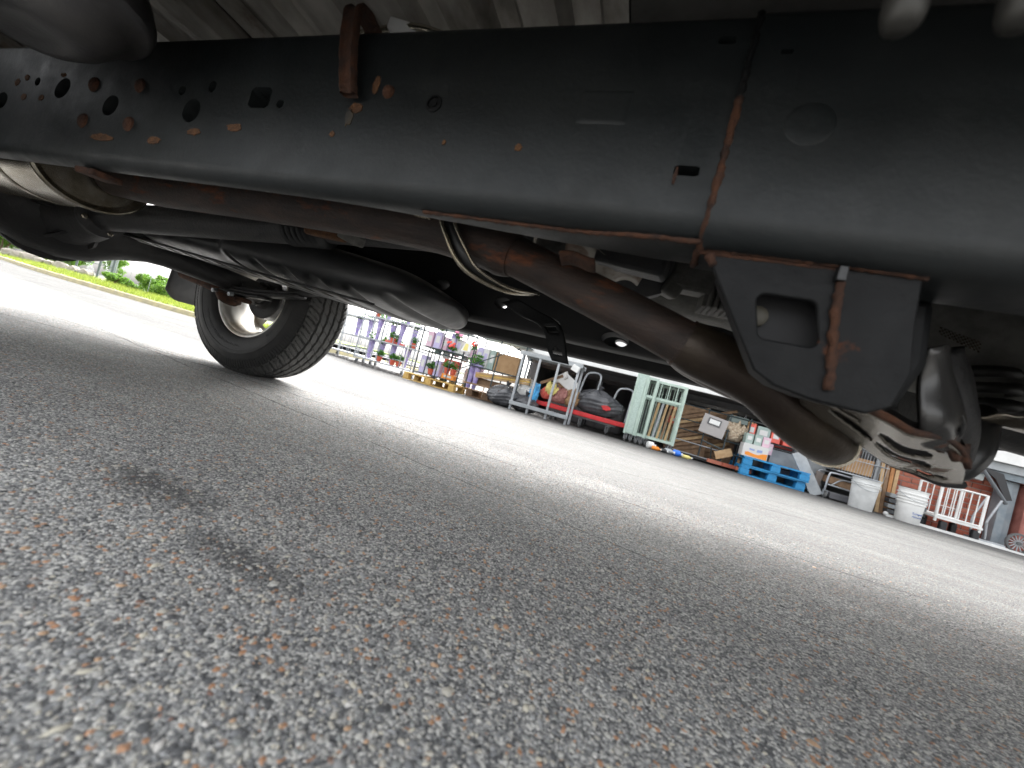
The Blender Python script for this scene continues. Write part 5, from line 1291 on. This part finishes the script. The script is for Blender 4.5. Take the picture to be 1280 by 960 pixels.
o = MB().box((0, 0, 0), (.30, .25, .09)).build("grey_bin", mat("dark_grey_bin", (.13, .13, .14), .6), None, 35, .01); o.location = (2.92, 6.80, GY + .06); tag(o, "dark grey tub on the ground under the shopping cart", "tub")
o = MB().box((0, 0, 0), (.30, .3, .22)).build("cardboard_box", CARDB, None, 35, .004); o.location = (3.04, 6.86, .46); tag(o, "brown cardboard box inside the shopping cart basket", "box")
o = MB().box((0, 0, 0), (.14, .03, .80)).build("grey_sheet", GREY, None, 35, .003); o.location = (3.44, 7.05, .305); o.rotation_euler = (-.05, .02, 0); tag(o, "narrow grey sheet standing between shopping cart and brown boards", "sheet")

# ---- buckets
def bucket(loc, label, m, r0, r1, h, ribs, rz=0.):
    t = thing("bucket", loc, label, "bucket", None, rz)
    pr = [(0, 0), (r0 * .96, 0), (r0, .006)]
    def rr(z): return r0 + (r1 - r0) * z / h
    for z0 in ribs: pr += [(rr(z0 - .011), z0 - .011), (rr(z0) + .009, z0 - .008), (rr(z0) + .009, z0 + .004), (rr(z0 + .007), z0 + .007)]
    pr += [(rr(h) - .001, h - .012), (r1 + .006, h - .008), (r1 + .006, h), (r1 - .004, h), (r1 - .006, h - .01), (r0 - .006, .02), (0, .02)]
    part(MB().lathe(pr, (0, 0, 0), (0, 0, 1), 40), "bucket_body", m, t, 40)
    pts = [Vector((0, 0, h - .04)) + Vector(((r1 + .012) * cos(a), (r1 + .012) * -sin(a), -.10 * sin(a))) for a in (pi * k / 16 for k in range(17))]
    part(MB().tube(pts, .0028, 6), "handle", GALV, t, 180)
    return t
CLR = mat("cloudy_plastic", (.66, .67, .66), .35, 0, (.56, .57, .56), 9)
bucket((3.03, 6.45, gz(6.45)), "cloudy translucent bucket in front of the shopping cart", CLR, .125, .145, .40, (.32, .345))
bk = bucket((3.53, 6.45, gz(6.45)), "white bucket with blue lettering standing by the brown boards", WHITEP, .118, .142, .43, (.255, .29, .33, .37))
def lettering(txt, size, z, root, r, m):
    cu = bpy.data.curves.new("txt", 'FONT'); cu.body = txt; cu.size = size; cu.align_x = 'CENTER'; cu.extrude = .0006; cu.resolution_u = 2
    o = bpy.data.objects.new("txt", cu); COL.objects.link(o)
    dg = bpy.context.evaluated_depsgraph_get(); dg.update()
    me = bpy.data.meshes.new_from_object(o.evaluated_get(dg)); bpy.data.objects.remove(o)
    for v in me.vertices:
        a = v.co.x / r + .30; rad = r + .0015 + v.co.z
        v.co = Vector((rad * sin(a), -rad * cos(a), z + v.co.y))
    me.name = "lettering"; me.materials.clear(); me.materials.append(m)
    return link("lettering", me, root, 0)
BLUT = mat("blue_print", (.06, .14, .42), .6)
lettering("Sunquest", .036, .125, bk, .1255, BLUT); lettering("Almonds", .034, .085, bk, .124, BLUT)
# ---- brown boards leaning on the brick
for k in range(4):
    o = MB().bx(-.022, .022, -.012, .012, 0, .72).build("brown_board", [WOODL, WOOD, mat("orange_wood", (.46, .22, .08), .75, 0, (.36, .16, .06), 14), WOODL][k], None, 35, .002)
    o.location = (3.44 + .05 * k, 6.92 + .01 * k, GY - .005); o.rotation_euler = (-.16, .02 * k, 0)
    tag(o, ["leftmost light board of those leaning on the brick wall", "dark brown board second from left against the brick", "orange brown board third from left against the brick", "rightmost light board, nearest the white bucket"][k], "board", "boards leaning on the brick wall")
# things behind the bucket
cr = thing("crate_stack", (3.72, 6.98, GY), "dark grey slatted crate behind the white bucket", "crate")
for k in range(4): part(MB().bx(-.20, .22, -.12, .12, .03 + .075 * k, .085 + .075 * k), "slat", mat("dark_grey_slat", (.09, .095, .10), .6) if k % 2 == 0 else GREY, cr, 35, .004)
o = MB().lathe([(0, -.03), (.02, -.026), (.032, 0), (.02, .026), (0, .03)], (0, 0, 0), (0, 0, 1), 14).build("white_ball", WHITEP, None, 60); o.location = (3.36, 6.55, gz(6.55) + .03); tag(o, "small round white cup lying left of the lettered bucket", "cup")
# ---- white wire roll cage by the brick wall
wcg = thing("wire_cage", (4.06, 6.72, gz(6.72)), "white wire cage trolley standing in front of the brick wall", "wire cage")
for x in (-.22, .22):
    for y in (-.2, .2): bar(wcg, "post", WHITEP, (x, y, .12), (x, y, .60), .016, 8)
for y in (-.2, .2):
    for z in (.20, .59): bar(wcg, "rail", WHITEP, (-.22, y, z), (.22, y, z), .011, 8)
    for k in range(5):
        x = -.22 + .44 * (k + 1) / 6; bar(wcg, "vertical_bar", WHITEP, (x, y, .20), (x, y, .59), .006)
bar(wcg, "rail", WHITEP, (-.22, -.2, .33), (-.05, -.2, .33), .005)
b = MB(); b.bx(-.24, .24, -.22, .22, .16, .185); part(b, "base_plate", WHITEP, wcg)
for x in (-.12, .2):
    for y in (-.18, .18):
        b = MB(); b.box((x, y, .075), (.07, .06, .13)); part(b, "caster_block", BLKP, wcg, 35, .012)
o = MB().bx(-.6, .6, -.03, .03, 0, .03).build("white_plank", WHITEP, None); o.location = (3.95, 6.52, gz(6.52) + .0); o.rotation_euler = (0, 0, -.03); tag(o, "long white strip lying on the asphalt below the white cage", "strip")
o = MB().bx(-.3, .3, -.03, .03, 0, .022).build("white_plank", WHITEP, None); o.location = (4.55, 6.50, gz(6.5)); o.rotation_euler = (0, 0, -.1); tag(o, "short white strip lying left of the spoked cart wheel", "strip")
# ---- hand truck with spoked wheel
ht = thing("hand_truck", (4.55, 6.60, gz(6.6)), "grey hand truck with one spoked wheel near the grey door", "hand truck")
part(MB().tube(smooth_pts([(-.08, 0, .58), (-.13, 0, .42), (-.17, 0, .27), (-.165, 0, .24), (-.15, 0, .06)], 12), .013, 8), "frame_tube", GALV, ht, 60)
b = MB(); b.bx(-.32, .02, -.05, .05, .03, .05); part(b, "toe_plate", GALV, ht)
part(MB().tube(smooth_pts([(-.08, .22, .58), (-.13, .22, .42), (-.17, .22, .27), (-.15, .22, .06)], 10), .012, 8), "frame_tube", GALV, ht, 60)
b = MB(); b.lathe([(.10, .018), (.10, -.018), (.118, -.014), (.122, 0), (.118, .014), (.10, .018)], (.13, -.04, .123), (0, 1, 0), 32, caps=False); b.lathe([(0, -.02), (.022, -.02), (.022, .02), (0, .02)], (.13, -.04, .123), (0, 1, 0), 14)
wh = part(b, "wheel", RUBG, ht, 40)
me = MB().bx(-.0045, .0045, -.004, .004, .02, .103).mesh("spoke"); me.materials.append(GREY)
for k in range(14):
    o = bpy.data.objects.new("spoke", me); COL.objects.link(o); o.parent = wh; o.location = (.13, -.04, .123); o.rotation_euler = (0, k * 2 * pi / 14, 0)
# ---- black flap and strut on the right
fp = thing("dock_flap", (4.50, 6.80, .80), "black hinged flap on grey strut hanging from the steel beam", "flap")
b = MB(); b.prism([(-.16, .06), (.06, .03), (.20, -.28), (.14, -.30), (.0, -.06)], 0, .03, lambda x, z, d: (x, d, z)); part(b, "flap_plate", BLKP, fp)
b = MB(); b.tube([(-.18, -.03, .04), (.13, -.03, -.34)], .022, 8); part(b, "strut", mat("strut_grey", (.12, .13, .14), .45, .3), fp)
o = MB().box((0, 0, 0), (.34, .25, .20)).build("grey_wedge", mat("pale_grey_sheet", (.42, .45, .44), .5), None, 35, .004); o.location = (4.27, 7.0, .80); o.rotation_euler = (0, .12, 0); tag(o, "pale grey box under the beam left of the black flap", "box")
t2 = thing("wire_cart", (5.05, 6.62, gz(6.62)), "rusty cart frame at the right edge beside the grey door", "cart")
for x in (-.12, .3): bar(t2, "post", mat("faded_red", (.40, .13, .10), .7), (x, 0, .1), (x, 0, .75), .014)
for z in (.22, .45, .72): bar(t2, "rail", GALV, (-.12, 0, z), (.3, 0, z), .012)
b = MB(); b.bx(-.14, .34, -.12, .2, .17, .20); part(b, "deck", BLKP, t2)
for x in (-.08, .26): trolley_caster(t2, x, 0, .06)

# ---- left side: kerb, grass strip, rocks, bushes, fence, far wall and tree
kp = [(-60, 16.5), (-34, 10.6), (-24, 8.35), (-20, 7.45), (-16.3, 6.95), (-13, 6.75), (-10.6, 6.72), (-8.8, 7.3), (-8.2, 9.0), (-8.2, 14)]
ks = [p.xy for p in smooth_pts([(x, y, 0) for x, y in kp], 90)]
b = MB()
def off(i, d):
    a = ks[max(i - 1, 0)]; c_ = ks[min(i + 1, len(ks) - 1)]; t_ = (c_ - a).normalized(); return ks[i] + Vector((-t_.y, t_.x)) * d
prof = [(-.02, -.05), (0, .11), (.02, .13), (.16, .13), (.18, .11)]
vs = [(*off(i, d), ZF + z) for i in range(len(ks)) for d, z in prof]; n = len(prof)
b.add(vs, [(i * n + j, i * n + j + 1, (i + 1) * n + j + 1, (i + 1) * n + j) for i in range(len(ks) - 1) for j in range(n - 1)])
tag(b.build("kerb", KERBM, None, 35), kind='structure')
b = MB()
dd = [.179, .6, 1.6, 3.5, 8, 20]
zz_ = [.105, .12, .16, .25, .35, .4]
b.add([(*off(i, d), ZF + z + .05 * sin(i * 1.3 + d)) for i in range(len(ks) - 14) for d, z in zip(dd, zz_)],
      [(i * 6 + j, i * 6 + j + 1, (i + 1) * 6 + j + 1, (i + 1) * 6 + j) for i in range(len(ks) - 15) for j in range(5)])
tag(b.build("grass_bank", GRASSB, None, 180), kind='structure')
vs, fs = [], []
for k in range(9000):
    i = random.randint(12, len(ks) - 17); d = .2 + 1.6 * random.random() ** 1.3
    p = off(i, d) + Vector((random.uniform(-.3, .3), random.uniform(-.03, .03))); z = ZF + .10 + .07 * d; h = random.uniform(.05, .16); a = random.uniform(0, 6.28); w_ = .012
    o = len(vs); vs += [(p.x - w_ * cos(a), p.y - w_ * sin(a), z), (p.x + w_ * cos(a), p.y + w_ * sin(a), z), (p.x + random.uniform(-.05, .05), p.y + random.uniform(-.05, .05), z + h)]; fs.append((o, o + 1, o + 2))
me = bpy.data.meshes.new("grass"); me.from_pydata(vs, [], fs); me.materials.append(GRASS)
tag(link("grass", me, None, 0), "bright green grass growing on the bank behind the kerb", kind='stuff')
def rock(loc, r, label, seed):
    r0 = random.Random(seed); bm = bmesh.new(); bmesh.ops.create_icosphere(bm, subdivisions=2, radius=r)
    for v in bm.verts: v.co = Vector((v.co.x * 1.4, v.co.y, v.co.z * .8)) * (1 + r0.uniform(-.16, .16))
    me = bpy.data.meshes.new("rock"); bm.to_mesh(me); bm.free(); me.materials.append(ROCKM)
    o = link("rock", me, None, 25); o.location = loc; return tag(o, label, "rock", "rocks on the grass bank")
RK = ["leftmost pale rock on the bank at the photo's left edge", "second pale rock from the left on the bank", "tall pale rock below the green bushes", "flat pale rock midway along the bank", "pale rock left of the first fence post", "small pale rock just behind the fence post", "round pale rock in the bushes right of the post", "last pale rock near the fence corner"]
for k, l_ in enumerate(RK):
    f_ = k / 7; y = 12.4 + random.uniform(-.2, .2); x = -y * (2.9 - .62 * f_)
    rock((x, y, ZF + .36), random.uniform(.26, .48) * (1 - .35 * f_), l_, k)
def bush(loc, s, label, m, per=420, group="bushes on the bank", size=.13):
    t = thing("bush", loc, label, "bush", group)
    cl_ = [(random.uniform(-.8, .8) * s[0], random.uniform(-.6, .6) * s[1], s[2] * random.uniform(.35, 1.0), s[0] * random.uniform(.3, .5), s[1] * random.uniform(.3, .5), s[2] * random.uniform(.22, .36)) for _ in range(11)]
    leaves("foliage", m, t, cl_, size, per)
    b = MB()
    for k in range(4): b.tube([(0, 0, 0), (random.uniform(-.3, .3) * s[0], random.uniform(-.3, .3) * s[1], s[2] * .5), (random.uniform(-.6, .6) * s[0], random.uniform(-.4, .4) * s[1], s[2] * .9)], [.05, .03, .012], 5)
    part(b, "stem", BARK, t, 60); return t
bush((-42.5, 14.3, .2), (3.0, 1.4, 2.6), "big bright bush at the photo's left edge behind rocks", LEAF2)
bush((-38.6, 14.2, .2), (2.0, 1.2, 2.4), "dense mid green bush behind the pale rocks", LEAF2)
bush((-35.6, 13.7, .15), (1.5, 1.0, 1.9), "bright green bush left of the first fence post", LEAF1)
bush((-32.6, 13.6, .1), (1.2, .8, 1.15), "yellowish green bush right of the first fence post", LEAF1)
bush((-46, 17.5, .3), (4, 2, 4.2), "tall green bush farthest left on the bank", LEAF2, 420)
bush((-17.0, 9.25, .02), (.55, .45, .60), "low bright shrub left of the mud flap near the kerb", LEAF1, 260, "shrubs by the far wall", .05)
bush((-15.9, 9.1, .02), (.50, .4, .50), "bushy bright shrub right beside the mud flap", LEAF1, 260, "shrubs by the far wall", .05)
bush((-18.0, 9.2, .02), (.28, .3, .30), "small rounded shrub in front of the white wall", LEAF1, 240, "shrubs by the far wall", .04)
bush((-19.2, 9.3, .02), (.55, .4, .42), "wider shrub at the foot of the small tree", LEAF1, 300, "shrubs by the far wall", .05)
bush((-33.5, 19.2, .0), (1.3, .7, 1.3), "taller loose shrub above the white wall near flap", LEAF1, 300, "shrubs by the far wall", .09)
def tree(loc, h, label, m):
    t = thing("tree", loc, label, "tree")
    part(MB().tube([(0, 0, 0), (.03 * h, 0, .35 * h), (.0, .02 * h, .75 * h)], [.03 * h, .022 * h, .008 * h], 8), "trunk", BARK, t, 60)
    b = MB()
    for k in range(7):
        a = k * .9; b.tube([(.02 * h, 0, .3 * h + .05 * h * k), (.16 * h * cos(a), .16 * h * sin(a), .48 * h + .05 * h * k)], [.009 * h, .003 * h], 5)
    part(b, "branch", BARK, t, 60)
    leaves("crown", m, t, [(random.uniform(-.2, .2) * h, random.uniform(-.2, .2) * h, h * random.uniform(.42, .95), .14 * h, .14 * h, .10 * h) for _ in range(16)], .028 * h, 150); return t
tree((-42, 20, -.05), 2.4, "small open crowned tree above the white wall", LEAF1)
# fence
fe = thing("chain_link_fence", (-20, 9.2, .1), "grey chain link fence with dark posts at the end of the grass bank", "fence", world=True)
FP = [(-34.0, 13.0), (-30.7, 13.0), (-28.4, 12.9), (-26.6, 12.6)]
FD = mat("fence_post", (.10, .12, .13), .5, .2)
for x, y in FP: part(MB().tube([(x, y, 0), (x, y, 1.75)], .055, 8), "post", FD, fe, 60)
for (x0, y0), (x1, y1) in zip(FP[:-1], FP[1:]):
    part(MB().tube([(x0, y0, 1.7), (x1, y1, 1.7)], .028, 6), "top_rail", FD, fe, 60); part(MB().tube([(x0, y0, .9), (x1, y1, .9)], .022, 6), "mid_rail", FD, fe, 60)
b = MB()
for (x0, y0), (x1, y1) in zip(FP[:-1], FP[1:]):
    Lh = hypot(x1 - x0, y1 - y0); k = 0.
    while k < Lh:
        for sg in (1, -1):
            k2 = k + sg * 1.6
            if 0 <= k2 <= Lh:
                A = Vector((x0 + (x1 - x0) * k / Lh, y0 + (y1 - y0) * k / Lh, .08)); B = Vector((x0 + (x1 - x0) * k2 / Lh, y0 + (y1 - y0) * k2 / Lh, 1.68))
                b.tube([A, B], .0035, 3, False)
        k += .12
o = part(b, "wire_mesh", mat("fence_wire", (.35, .37, .38), .5, .4), fe, 0); o['kind'] = 'stuff'
b = MB(); b.box((-26.9, 12.75, .80), (.5, .06, 1.6)); part(b, "gate_panel", mat("gate_mesh", (.22, .25, .27), .6, 0, (.30, .33, .35), 30), fe, 0)
# far white wall with reddish coping
fw_ = thing("low_wall", (-58, 30, 0), "low white wall with reddish coping beyond the fence", "wall", world=True)
b = MB(); b.box((-59, 30, .12), (22, .3, .75)); part(b, "wall_body", WHITEP, fw_)
b = MB(); b.box((-59, 29.8, -.20), (22.2, .2, .08)); part(b, "coping", mat("red_coping", (.45, .22, .17), .8), fw_)
for x, y, l_ in ((-17.9, 9.0, "thin pole left of the two beyond the kerb"), (-16.6, 8.9, "thin pole right of the two beyond the kerb")):
    o = MB().tube([(0, 0, 0), (0, 0, .75)], .008, 6).build("thin_pole", GALV, None, 60); o.location = (x, y, 0); tag(o, l_, "pole", "thin poles beyond the kerb")
